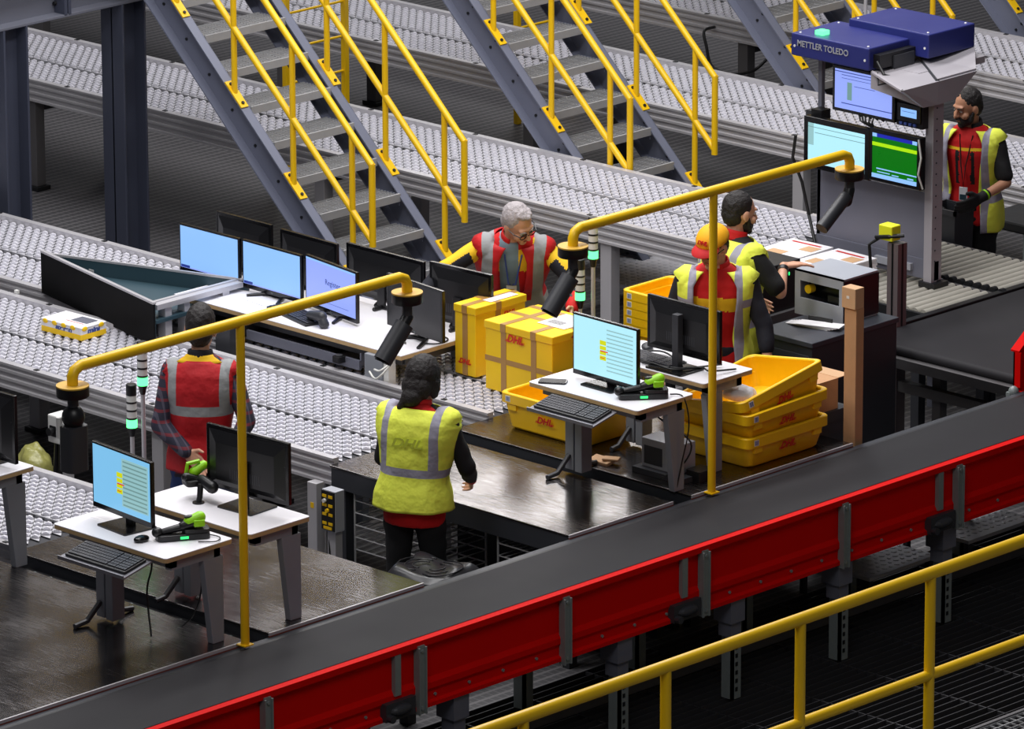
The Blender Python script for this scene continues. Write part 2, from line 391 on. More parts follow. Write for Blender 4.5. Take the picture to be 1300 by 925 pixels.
# ------------------------------------------------------------------ ball / wheel deck conveyors
def rail_profile(y, z, side):       # grooved aluminium side beam, seen in the YZ plane; side = outward sign
    s = side
    P = [(y, z+.03), (y-s*.045, z+.03), (y-s*.045, z-.12), (y, z-.12), (y, z-.105), (y-s*.012, z-.1), (y-s*.012, z-.075), (y, z-.07),
         (y, z-.055), (y-s*.012, z-.05), (y-s*.012, z-.028), (y, z-.023), (y, z-.008), (y-s*.01, z-.004), (y-s*.01, z+.012), (y, z+.016)]
    return P
def conveyor(label, x0, x1, yc, legs=(), half=.455, z=T, lean=0.0, leanx=0.0, fade=0, group='wheel deck conveyors', pitch=.073, rowp=.047, legnear=True):
    th = thing('conveyor', label, 'conveyor', ((x0+x1)/2, yc, 0), group=group)
    cx = (x0+x1)/2
    for s in (-1, 1):
        y = s*(half+.04)
        P = rail_profile(y, z, s)
        n = len(P); b = MB()
        xs = [x0-cx, x1-cx]
        b.add([(x, p[0], p[1]) for x in xs for p in P], [tuple(range(n))[::-1], tuple(range(n, 2*n))]+[(i, (i+1) % n, n+(i+1) % n, n+i) for i in range(n)])
        k = x0+.4
        while k < x1:
            b.box(k-cx, k-cx+.03, y-s*.035, y-s*.01, z+.03, z+.034, 1); k += .95
        b.build('side_rail', ['alu', 'blacksteel'], th)
    d = MB()
    d.box(x0-cx, x1-cx, -half, half, z-.06, z-.012, 1)
    d.box(x0-cx, x1-cx, -.003, .003, z-.012, z+.003, 0)
    W = MB()
    for h in (-1, 1):
        ya, yb = (-half+.006, -.034) if h < 0 else (.018, half-.006)
        ym = (ya+yb)/2
        i0 = int((x0-1)/pitch); i1 = int((x1+1)/pitch)
        for i in range(i0, i1):
            xm = i*pitch+(0 if h < 0 else .02)
            sl = -.96+lean+leanx*(xm-cx)
            xa = xm+sl*(ya-ym); xb = xm+sl*(yb-ym); w = pitch*.485
            if min(xa, xb)-w < x0 or max(xa, xb)+w > x1:
                # clip the strip at the conveyor end
                t = []
                for q in range(13):
                    yy = ya+(yb-ya)*q/12; xx = xm+sl*(yy-ym)
                    if xx-w > x0 and xx+w < x1: t.append(yy)
                if len(t) < 2: continue
                y_a, y_b = t[0], t[-1]
            else: y_a, y_b = ya, yb
            xa = xm+sl*(y_a-ym)-cx; xb = xm+sl*(y_b-ym)-cx
            d.add([(xa-w, y_a, z-.004), (xa+w, y_a, z-.004), (xb+w, y_b, z-.004), (xb-w, y_b, z-.004)], [(0, 1, 2, 3)], 0)
            if h > 0 and x0 < xa+cx-.03 and xa+cx+.03 < x1: d.add([(xa-.028, .016, z-.002), (xa+.026, .016, z-.002), (xa+.010, -.030, z-.002)], [(0, 1, 2)], 2)
            nr = max(1, int((y_b-y_a)/rowp))
            for j in range(nr):
                yy = y_a+(j+.5)*(y_b-y_a)/nr; xx = xm+sl*(yy-ym)-cx
                # a small wheel standing out of its slot: half disc, tread turned 35 degrees
                a = .75; ca, sa = math.cos(a), math.sin(a)
                r = .0200; hw = .0105; hgt = .0175
                W.add([(xx+lx*ca-ly*sa, yy+lx*sa+ly*ca, z-.0032) for lx, ly in ((-.026, -.0155), (.026, -.0155), (.026, .0155), (-.026, .0155))], [(0, 1, 2, 3)], 1)
                vs = []
                for side in (-hw, hw):
                    for q in range(5):
                        t_ = PI*q/4; lx = r*math.cos(t_); lz = hgt*math.sin(t_)-.004
                        vs.append((xx+lx*ca-side*sa, yy+lx*sa+side*ca, z+lz))
                W.add(vs, [(0, 1, 6, 5), (1, 2, 7, 6), (2, 3, 8, 7), (3, 4, 9, 8), (0, 4, 3, 2, 1), (5, 6, 7, 8, 9)], 0)
    d.build('deck', ['deck', 'gap', 'blackp'], th)
    W.build('wheel_rows', ['wheel', 'slot'], th, smooth=50)
    for lx in legs:
        for s in ((-1, 1) if legnear else (1,)):
            l = MB(); y = s*(half-.02)
            l.box(lx-cx-.045, lx-cx+.045, y-.04, y+.04, .03, z-.12)
            l.box(lx-cx-.07, lx-cx+.07, y-.06, y+.06, 0, .03, 1)
            l.build('leg', ['alu' if lx > -6 else 'alu_dark', 'blacksteel'], th, bevel=.004)  # left-hand legs take the darker tone, painting in the shade on them
        b = MB().box(lx-cx-.03, lx-cx+.03, -half+.02, half-.02, z-.2, z-.12).build('cross_member', 'darksteel', th)
    return th
conveyor('wheel conveyor in the far background at the top right corner of the picture', -9.6, -1.2, 8.97, (-6, -3), lean=-.05)
conveyor('wheel conveyor running behind the middle staircase, second from the back', -14.5, -1.0, 6.83, (-10.9, -8.37, -6, -3.6), leanx=-.035)
conveyor('long wheel conveyor passing behind the man with grey hair', -12.2, -1.95, 4.5, (-8.35, -5.6, -3.1), leanx=-.04)
conveyor('wheel conveyor passing under the bench of monitors', -8.2, -.78, 1.11, (-7.2, -5.0, -.9), leanx=-.02)
conveyor('wheel conveyor carrying the small yellow parcel', -7.4, -.8, -.05, (-6.6, -4.2, -2.2, -.92), leanx=-.02)
conveyor('short wheel conveyor at the left edge beside the two white desks', -5.2, -.93, -2.22, (-4.2, -2.6, -1.1))

# ------------------------------------------------------------------ columns and beam
def hcol(label, x, y, h, w=.19):
    c = MB(); t = .016
    c.box(-w/2, w/2, -w/2, -w/2+t, 0, h); c.box(-w/2, w/2, w/2-t, w/2, 0, h); c.box(-t/2, t/2, -w/2, w/2, 0, h)
    c.box(-w/2-.04, w/2+.04, -w/2-.04, w/2+.04, 0, .02)
    o = c.build('steel_column', 'columnblue', bevel=.003); o.location = (x, y, 0); tag(o, label, 'column', 'steel columns'); return o
hcol('blue grey steel column standing left of the nearest staircase', -6.2, 2.92, 1.83, .20)
hcol('dark steel column at the left edge of the picture', -6.2, 1.94, 1.83, .20)
def beam(label, x, y0, y1, z0, h=.30, w=.2):
    t = thing('steel_beam', label, 'beam', (x, (y0+y1)/2, z0)); b = MB(); l = (y1-y0)/2
    b.box(-w/2, w/2, -l, l, 0, .018); b.box(-w/2, w/2, -l, l, h-.018, h); b.box(-.006, .006, -l, l, 0, h)
    b.build('girder', 'beamblue', t, bevel=.003)
    p = MB().box(-w/2, w/2, -.012, .012, .012, h+.0).box(-w/2-.0, w/2, .02, .044, .012, h)
    p2 = p.build('splice_plate', 'columnblue', t); p2.location = (0, -.02, 0)
    n = MB()
    for yy in (-.02, .05):
        for zz in (.08, .15, .22): n.cyl((.02, yy-.03, zz), (.02, yy+.0, zz), .013, n=6)
    n.build('bolt_row', 'blacksteel', t)
    return t
beam('grey steel beam carried by the columns at the top left corner', -6.2, .6, 4.15, 1.83)
# small roof of legs and a cross tie seen below the beam
tag(MB().box(-6.9, -6.84, 1.6, 1.66, 0, 1.9).build('steel_post', 'darksteel'), 'slim grey post standing behind the dark column at the left', 'post')

# ------------------------------------------------------------------ staircases
SL = .95
def zst(x): return .97+SL*(-4.5-x)             # top line of the stringers (local x)
def staircase(label, y0):
    xb, xt = -3.50, -7.6
    t = thing('staircase', label, 'staircase', (0, y0, 0), group='yellow railed steel staircases')
    ang = math.atan(SL); ca, sa = math.cos(ang), math.sin(ang)
    dirv = Vector((-ca, 0, sa)); nv = Vector((-sa, 0, -ca))       # along the slope, and downwards from the top line
    def along(x): return Vector((x, 0, zst(x)))
    L_ = (xb-xt)/ca
    for s, yy in ((-1, 0), (1, .75)):
        b = MB()
        A = along(xb)
        X = Matrix(((dirv.x, 0, nv.x, A.x), (0, 1, 0, yy), (dirv.z, 0, nv.z, A.z), (0, 0, 0, 1)))
        y_w = .06
        b.box(-.12, L_, y_w-.006 if True else 0, y_w, 0, .2, 0, X)          # web (open side faces -Y)
        b.box(-.12, L_, -.01, y_w, 0, .009, 0, X); b.box(-.12, L_, -.01, y_w, .191, .2, 0, X)
        for k in range(21):                                               # tread bolts
            for q in (.06, .13):
                b.cyl(X @ Vector((.12+k*.276, y_w-.006, q)), X @ Vector((.12+k*.276, y_w-.014, q)), .010, n=6, mi=1)
        b.build('stringer', ['stairblue', 'blacksteel'], t)
    x = -3.73; k = 0
    while x > xt:
        z = zst(x)+.0
        b = MB()
        b.box(x-.23, x, .065, .685+.06, z-.035, z-.03, 1)
        for q in range(9): b.box(x-.225+q*.026, x-.219+q*.026, .065, .745, z-.03, z)
        for q in range(9): b.box(x-.23, x, .10+q*.075, .104+q*.075, z-.018, z)
        b.box(x-.006, x+.012, .065, .745, z-.045, z+.004)
        b.box(x-.235, x-.228, .065, .745, z-.04, z)
        b.box(x-.23, x, .06, .066, z-.075, z, 2); b.box(x-.23, x, .744, .75, z-.075, z, 2)
        b.build('tread', ['grate', 'gap', 'stairblue'], t)
        x -= .2; k += 1
    for yy in (.02, .81):
        h = MB(); r = .021
        e = Vector((-3.83, yy, 0))
        # top rail with its end bend, mid rail
        zt = 1.215; zm = .74
        def rail(z, x): return z+SL*(-3.83-x)*1.0
        h.tube([(-3.83, yy, zm-.02), (-3.83, yy, zt), (-3.9, yy, rail(zt, -3.9)), (xt, yy, rail(zt, xt))][1:], r, 10)
        h.cyl((-3.83, yy, zm-.03), (-3.83, yy, zt+.01), r, n=10)
        h.cyl((-3.83, yy, zm), (xt, yy, rail(zm, xt)), r, n=10)
        h.build('handrail', 'yellow', t, smooth=40)
        px = -4.0
        while px > xt:
            p = MB()
            p.cyl((px, yy, zst(px)), (px, yy, rail(zt, px)), .019, n=10)
            A = along(px+.02); X = Matrix(((dirv.x, 0, nv.x, A.x), (0, 1, 0, yy), (dirv.z, 0, nv.z, A.z), (0, 0, 0, 1)))
            p.box(-.09, .11, -.03, .03, -.009, .001, 0, X)
            for q in (-.06, .085): p.cyl(X @ Vector((q, -.0, -.018)), X @ Vector((q, -.0, -.008)), .011, n=6, mi=1)
            p.build('baluster', ['yellow', 'blacksteel'], t, smooth=40)
            px -= .51
    return t
staircase('nearest grey steel staircase with yellow handrails rising behind the bench of monitors', 2.735)
staircase('middle grey steel staircase with yellow handrails, foot hidden behind the long conveyor', 5.005)
staircase('third grey staircase with yellow handrails, left of the blue topped weighing machine', 7.335)
staircase('fourth staircase at the top edge, yellow handrails showing above the blue machine boxes', 9.55)

def ladder(label, x, y0):
    t = thing('ladder', label, 'ladder', (x, y0, 0), group='yellow ladders')
    for y in (0, .55):
        MB().box(-.02, .02, y-.02, y+.02, 0, 2.4).build('ladder_rail', 'yellow', t, bevel=.003)
    for k in range(9): MB().cyl((0, 0, .2+k*.24), (0, .55, .2+k*.24), .009, n=8).build('rung', 'yellow', t)
ladder('yellow ladder standing between the nearest and the middle staircase', -7.25, 5.33)
ladder('yellow ladder standing between the middle and the third staircase', -7.25, 7.55)

# floor joints in the background and step plates
def step_plate(label, x0, x1, y0, y1, z=.2):
    t = thing('step_plate', label, 'step', ((x0+x1)/2, (y0+y1)/2, 0), group='tread plates')
    w, d = (x1-x0)/2, (y1-y0)/2; b = MB().box(-w, w, -d, d, z-.02, z)
    n = int(2*w/.05); m_ = int(2*d/.05)
    for i in range(n):
        for j in range(m_): b.ell((-w+.025+i*.05, -d+.025+j*.05, z), (.012, .018, .005), R=Matrix.Rotation(.8 if (i+j) % 2 else -.8, 3, 'Z'), nu=8, nv=4)
    b.build('plate', 'deck', t)
    for sx in (-1, 1):
        for sy in (-1, 1): MB().box(sx*(w-.03)-.015, sx*(w-.03)+.015, sy*(d-.03)-.015, sy*(d-.03)+.015, 0, z-.02).build('support_leg', 'darksteel', t)
step_plate('bright tread plate step under the red conveyor, the left of the two', .95, 1.47, 1.2, 1.75)
step_plate('bright tread plate step under the red conveyor at the right edge', .95, 1.44, 2.05, 2.6)
step_plate('tread plate step on the floor behind the stack of five yellow crates', -3.95, -3.35, 4.5, 5.3)

# ------------------------------------------------------------------ steel work plates
def plate(label, x0, x1, y0, y1, slot=False):
    t = thing('steel_table', label, 'table', ((x0+x1)/2, (y0+y1)/2, 0), group='flat steel work tables')
    w, d = (x1-x0)/2, (y1-y0)/2
    MB().box(-w, w, -d, d, T-.012, T).build('table_top', 'steel', t, bevel=.003)
    b = MB().box(-w+.01, w-.01, -d+.004, -d+.02, T-.12, T-.012).box(-w+.01, w-.01, d-.02, d-.004, T-.12, T-.012)
    b.box(w-.02, w-.004, -d+.02, d-.02, T-.12, T-.012)
    b.build('apron', 'darksteel', t)
    MB().box(w-.006, w+.004, -d, d, T-.045, T-.016).build('edge_strip', 'red_trim', t)
    MB().box(w-.007, w+.003, -d, d, T-.014, T+.0015).build('edge_highlight', 'alu', t)  # bright strip standing in for the highlight along the table edge
    for sx in (-1, 1):
        for sy in (-1, 1):
            MB().box(sx*(w-.06)-.03, sx*(w-.06)+.03, sy*(d-.06)-.03, sy*(d-.06)+.03, 0, T-.12).build('leg', 'darksteel', t)
    return t
M['red_trim'] = mat('copper red edge strip', rgb(150, 72, 56), .4, .2)
plate('steel table beside the woman in the yellow vest, under the lit monitor desk', -.80, .96, -.57, .215)
plate('steel table at right holding the stacked yellow crates', -.78, .96, .36, 1.64)
plate('steel table under the left desks, behind the yellow post', -.91, .96, -2.70, -1.63)
plate('dark reflective steel table in the bottom left corner', -1.75, .96, -5.2, -2.85)
for y, lb in ((-2.745, 'black slotted rail between the two steel tables at bottom left'), (.315, 'black slotted rail between the steel tables under the lit monitor desk')):
    t = thing('slot_rail', lb, 'rail', (0, y, 0)); b = MB().box(-.8, .96, -.055, .035, T-.11, T-.06)
    b.build('channel', 'blacksteel', t)
    h = MB()
    for k in range(14): h.cyl((-.7+k*.12, -.01, T-.06), (-.7+k*.12, -.01, T-.050), .010, n=8)
    h.build('bolt_row', 'zinc', t)
    MB().box(-.7, .9, -.02, .02, 0, T-.10).build('web_plate', 'blacksteel', t)
# wire rack under the table behind the woman
def wire_rack(label, x0, x1, y0, y1):
    t = thing('wire_rack', label, 'rack', ((x0+x1)/2, (y0+y1)/2, 0), group='wire racks')
    w, d = (x1-x0)/2, (y1-y0)/2; r = .004
    for k in range(5):
        z = .30+k*.068; b = MB()
        for y in (-d, d): b.cyl((-w, y, z), (w, y, z), r, n=6)
        for x in [-w+q*(2*w)/10 for q in range(11)]: b.cyl((x, -d, z), (x, d, z), r*.7, n=6)
        b.build('wire_shelf', 'grate', t)
    for x in (-w, w):
        for y in (-d, d): MB().cyl((x, y, 0), (x, y, .62), r*1.5, n=6).build('rack_post', 'grate', t)
wire_rack('wire rack under the steel table, left of the woman in the yellow vest', -.64, .02, -.54, -.22)
wire_rack('wire rack under the steel table, right of the woman in the yellow vest', .42, .88, -.54, -.22)

# ------------------------------------------------------------------ red walled belt conveyor
t = thing('belt_conveyor', 'long black belt conveyor with a bright red side wall', 'conveyor', (1.45, 0, 0))
y0, y1 = -5.5, 3.9
MB().box(-.40, .40, y0, y1, T-.03, T-.003).build('belt', 'belt', t)
MB().box(-.435, -.402, y0, y1, T-.10, T-.012).box(-.49, -.437, y0, y1, T-.12, T-.02, 1).build('inner_rail', ['blacksteel', 'darksteel'], t)
b = MB()
b.box(.405, .455, y0, y1, .885, .90); b.box(.405, .412, y0, y1, .55, .9)
b.box(.448, .455, y0, y1, .868, .885)
b.add([(.412, y, z) for y in (y0, y1) for z in (.68, .68)], [], 0)
P = [(.412, .885), (.425, .885), (.425, .69), (.440, .665), (.440, .635), (.428, .615), (.428, .575), (.445, .565), (.445, .545), (.412, .545)]
n = len(P); b.add([(x, y, z) for y in (y0, y1) for x, z in P], [tuple(range(n)), tuple(range(n, 2*n))]+[(i, (i+1) % n, n+(i+1) % n, n+i) for i in range(n)])
b.build('side_wall', 'red_paint', t)
k = y0+.2
while k < y1:
    MB().cyl((.428, k, .597), (.436, k, .597), .008, n=6).build('bolt', 'zinc', t); k += .235
for yb in (-3.62, -2.60, -1.59, -.58, .49, 1.40, 2.45, 3.4):
    b = MB(); b.box(.430, .462, yb-.022, yb+.022, .53, .878); b.box(.462, .474, yb-.026, yb-.018, .53, .87); b.box(.462, .474, yb+.018, yb+.026, .53, .87)
    b.cyl((.46, yb, .85), (.47, yb, .85), .009, n=6); b.cyl((.46, yb, .56), (.47, yb, .56), .011, n=6)
    b.build('bracket', 'zinc', t)
for yb in (-2.75, -.72, 1.26, 3.2):
    b = MB(); b.box(.428, .452, yb-.02, yb+.02, .66, .868)
    b.build('bracket', 'zinc', t)
    q = MB(); q.box(.426, .47, yb-.10, yb+.10, .55, .64)
    q.ell((.47, yb, .595), (.03, .07, .03)); q.cyl((.46, yb-.08, .57), (.50, yb-.08, .57), .02, n=10)
    q.build('splice_block', 'darksteel', t)
for yb in (-3.5, -2.3, -1.14, -.30, .53, 1.36, 2.3, 3.3):
    for xs in (.33, -.33):
        b = MB(); b.box(xs, xs+.075, yb-.01, yb+.005, 0, .55); b.box(xs+.06, xs+.075, yb-.01, yb+.055, 0, .55)
        if xs > 0:
            b.box(xs-.02, xs+.10, yb-.05, yb+.055, .42, .545, 1); b.box(xs+.0, xs+.085, yb-.035, yb+.04, .34, .42, 1)
            for z in [.04+.045*q for q in range(7)]: b.box(xs+.0755, xs+.077, yb+.012, yb+.03, z, z+.022, 2)
        b.build('leg', ['zinc', 'machpanel', 'blacksteel'], t)
    MB().box(-.33, .36, yb-.02, yb+.02, .48, .53).build('cross_member', 'darksteel', t)
MB().box(-.02, .03, y0, y1, .03, .075).build('floor_channel', 'alu_dark', t)

# ------------------------------------------------------------------ foreground guard rail
t = thing('guard_rail', 'yellow tubular guard rail in the bottom right foreground', 'railing', (3.62, 0, 0))
MB().cyl((0, -6.0, 1.215), (0, 3.2, 1.215), .031, n=20).build('top_rail', 'yellow', t, smooth=40)
MB().cyl((0, -6.0, .70), (0, 3.2, .70), .026, n=16).build('mid_rail', 'yellow', t, smooth=40)
for y in (-4.6, -3.67, -2.73, -1.80, -.86, .08, 1.02, 1.95): MB().cyl((0, y, 0), (0, y, 1.2), .026, n=16).build('post', 'yellow', t, smooth=40)
MB().box(-.02, .02, -6, 3.2, 0, .12).build('kick_plate', 'darksteel', t)
# wire mesh walkway on this side
t = thing('mesh_walkway', 'bright wire mesh walkway in the bottom right corner', 'walkway', (4.6, 0, 0))
b = MB()
k = -.9
while k < .9: b.box(k, k+.006, -4, 3, .36, .372); k += .05
k = -4
while k < 3: b.box(-.9, .9, k, k+.004, .362, .370); k += .05
b.build('mesh', 'grate', t)
b = MB().box(-.92, -.9, -4, 3, .3, .38).box(.9, .92, -4, 3, .3, .38); b.build('edge_frame', 'alu_dark', t)
for y in (-3.8, -1, 2.8):
    for x in (-.88, .88): MB().box(x-.03, x+.03, y-.03, y+.03, 0, .3).build('leg', 'darksteel', t)
MB()

# ------------------------------------------------------------------ second belt (right), its frame and red guard
t = thing('belt_conveyor', 'wide dark belt conveyor at the right edge with a rounded end', 'conveyor', (.27, 0, 0))
b = MB()
b.box(-.60, .60, 3.25, 8.0, T-.03, T); b.cyl((-.60, 3.25, T-.03), (.60, 3.25, T-.03), .03, n=16)
b.build('belt', 'belt', t, smooth=40)
b = MB()
b.box(-.66, -.61, 3.2, 8, T-.12, T+.012); b.box(.61, .66, 3.2, 8, T-.12, T+.0)
b.build('frame_rail', 'blacksteel', t, bevel=.004)
b = MB(); b.add([(-.62, 3.19, T-.06), (.62, 3.19, T-.06), (.62, 3.3, T-.16), (-.62, 3.3, T-.16), (-.62, 3.3, T-.05), (.62, 3.3, T-.05)], [(0, 1, 2, 3), (0, 4, 5, 1), (3, 2, 5, 4), (0, 3, 4), (1, 5, 2)])
b.build('end_lip', 'alu_dark', t)
for x in (-.35, .32):
    for y in (3.6, 5.5, 7.2): MB().box(x-.03, x+.03, y-.03, y+.03, 0, T-.1).build('leg', 'alu_dark', t)
for yy in (3.52, 5.5): MB().box(-.62, .62, yy, yy+.05, .36, .42).build('cross_member', 'alu_dark', t)
t = thing('side_guard', 'bright red sloped guard plate at the right edge above the belt', 'guard', (.90, 3.06, 0))
b = MB(); P = [(0, T-.02), (0, T+.2), (.22, T+.36), (2.5, T+.36), (2.5, T-.02)]
X = Matrix(((0, 0, 1, 0), (1, 0, 0, 0), (0, 1, 0, 0), (0, 0, 0, 1)))
b.prism(P, 0, .01, 0, X); b.box(-.0, .05, .0, .01, T+.0, T+.2); b.box(0, .06, 0, 2.5, T-.03, T-.02)
for a_, c_ in (((0, 0, T+.2), (0, .22, T+.36)), ((0, .22, T+.36), (0, 2.5, T+.36))):
    a_, c_ = Vector(a_), Vector(c_)
    b.add([a_+Vector((-.02, 0, 0)), a_+Vector((.04, 0, 0)), c_+Vector((.04, 0, 0)), c_+Vector((-.02, 0, 0)), a_+Vector((-.02, 0, .01)), a_+Vector((.04, 0, .01)), c_+Vector((.04, 0, .01)), c_+Vector((-.02, 0, .01))], [(0, 1, 2, 3), (4, 5, 6, 7), (0, 1, 5, 4), (2, 3, 7, 6), (1, 2, 6, 5), (0, 3, 7, 4)])
b.build('guard_plate', 'red_paint', t)
MB().ell((.03, -.03, T-.02), (.03, .03, .035)).box(.0, .03, -.06, .02, T-.14, T-.02).build('bearing_block', 'zinc', t)
MB().box(0, .05, .3, .35, 0, T-.03).box(0, .05, 2, 2.05, 0, T-.03).build('support_post', 'darksteel', t)

# ------------------------------------------------------------------ roller conveyors
def rollers(label, x0, x1, ya, yb, z=T, chain=False):
    t = thing('roller_conveyor', label, 'conveyor', ((x0+x1)/2, (ya+yb)/2, 0), group='grey roller conveyors')
    cx, cy = (x0+x1)/2, (ya+yb)/2; d = (yb-ya)/2; w = (x1-x0)/2
    first = None; k = 0; x = x0+.04
    while x < x1-.02:
        if first is None:
            b = MB(); b.cyl((0, -d+.015, 0), (0, d-.015, 0), .026, n=16); b.cyl((0, -d-.01, 0), (0, d+.01, 0), .008, n=8, mi=1)
            first = b.build('roller', ['roller', 'blacksteel'], t, smooth=40); o = first
        else:
            o = first.copy(); COL.objects.link(o); o.parent = t
        o.location = (x-cx, 0, z-.018); x += .0625
    for s in (-1, 1):
        MB().box(-w, w, s*(d+.012)-.012, s*(d+.012)+.012, z-.11, z-.005).build('side_rail', 'alu_dark' if s > 0 else 'blacksteel', t)
    for sx in (-1, 1):
        for sy in (-1, 1): MB().box(sx*(w-.1)-.03, sx*(w-.1)+.03, sy*d-.03, sy*d+.03, 0, z-.11).build('leg', 'darksteel', t)
    if chain:
        b = MB(); x = -w+.05
        while x < w: b.cyl((x, -d-.02, z+.0), (x, -d+.015, z+.0), .024, n=10); x += .0625
        b.build('bearing_caps', 'blacksteel', t)
rollers('grey roller conveyor lane nearer the camera, under the pile of magazines', -1.92, -.36, 3.86, 4.45)
rollers('grey roller conveyor lane in front of the bearded man at right', -1.92, -.36, 4.50, 5.12, chain=True)
# ------------------------------------------------------------------ people
def smoothst(a, b, x):
    t = max(0, min(1, (x-a)/(b-a))); return t*t*(3-2*t)

RINGS = [(.74, .165, .115), (.86, .178, .125), (.96, .175, .122), (1.08, .150, .108), (1.20, .165, .118), (1.32, .185, .122), (1.40, .182, .105), (1.45, .140, .085), (1.485, .085, .068), (1.51, .062, .062)]
def ringat(z, rings=RINGS):
    if z <= rings[0][0]: return rings[0][1:]
    for a, b in zip(rings, rings[1:]):
        if z <= b[0]:
            t = (z-a[0])/(b[0]-a[0]); t = t*t*(3-2*t)*.5+t*.5
            return a[1]+(b[1]-a[1])*t, a[2]+(b[2]-a[2])*t
    return rings[-1][1:]

def remesh(o, vox, it=4):
    r = o.modifiers.new('r', 'REMESH'); r.mode = 'VOXEL'; r.voxel_size = vox; r.use_smooth_shade = True
    s = o.modifiers.new('s', 'SMOOTH'); s.factor = .5; s.iterations = it
    dg = bpy.context.evaluated_depsgraph_get(); dg.update()
    me = bpy.data.meshes.new_from_object(o.evaluated_get(dg))
    o.modifiers.clear(); old = o.data; ms = [m for m in old.materials]; o.data = me; me.name = o.name
    me.materials.clear()
    for m in ms: me.materials.append(m)
    me.polygons.foreach_set('use_smooth', [True]*len(me.polygons)); me.polygons.foreach_set('material_index', [0]*len(me.polygons))
    bpy.data.meshes.remove(old); return o

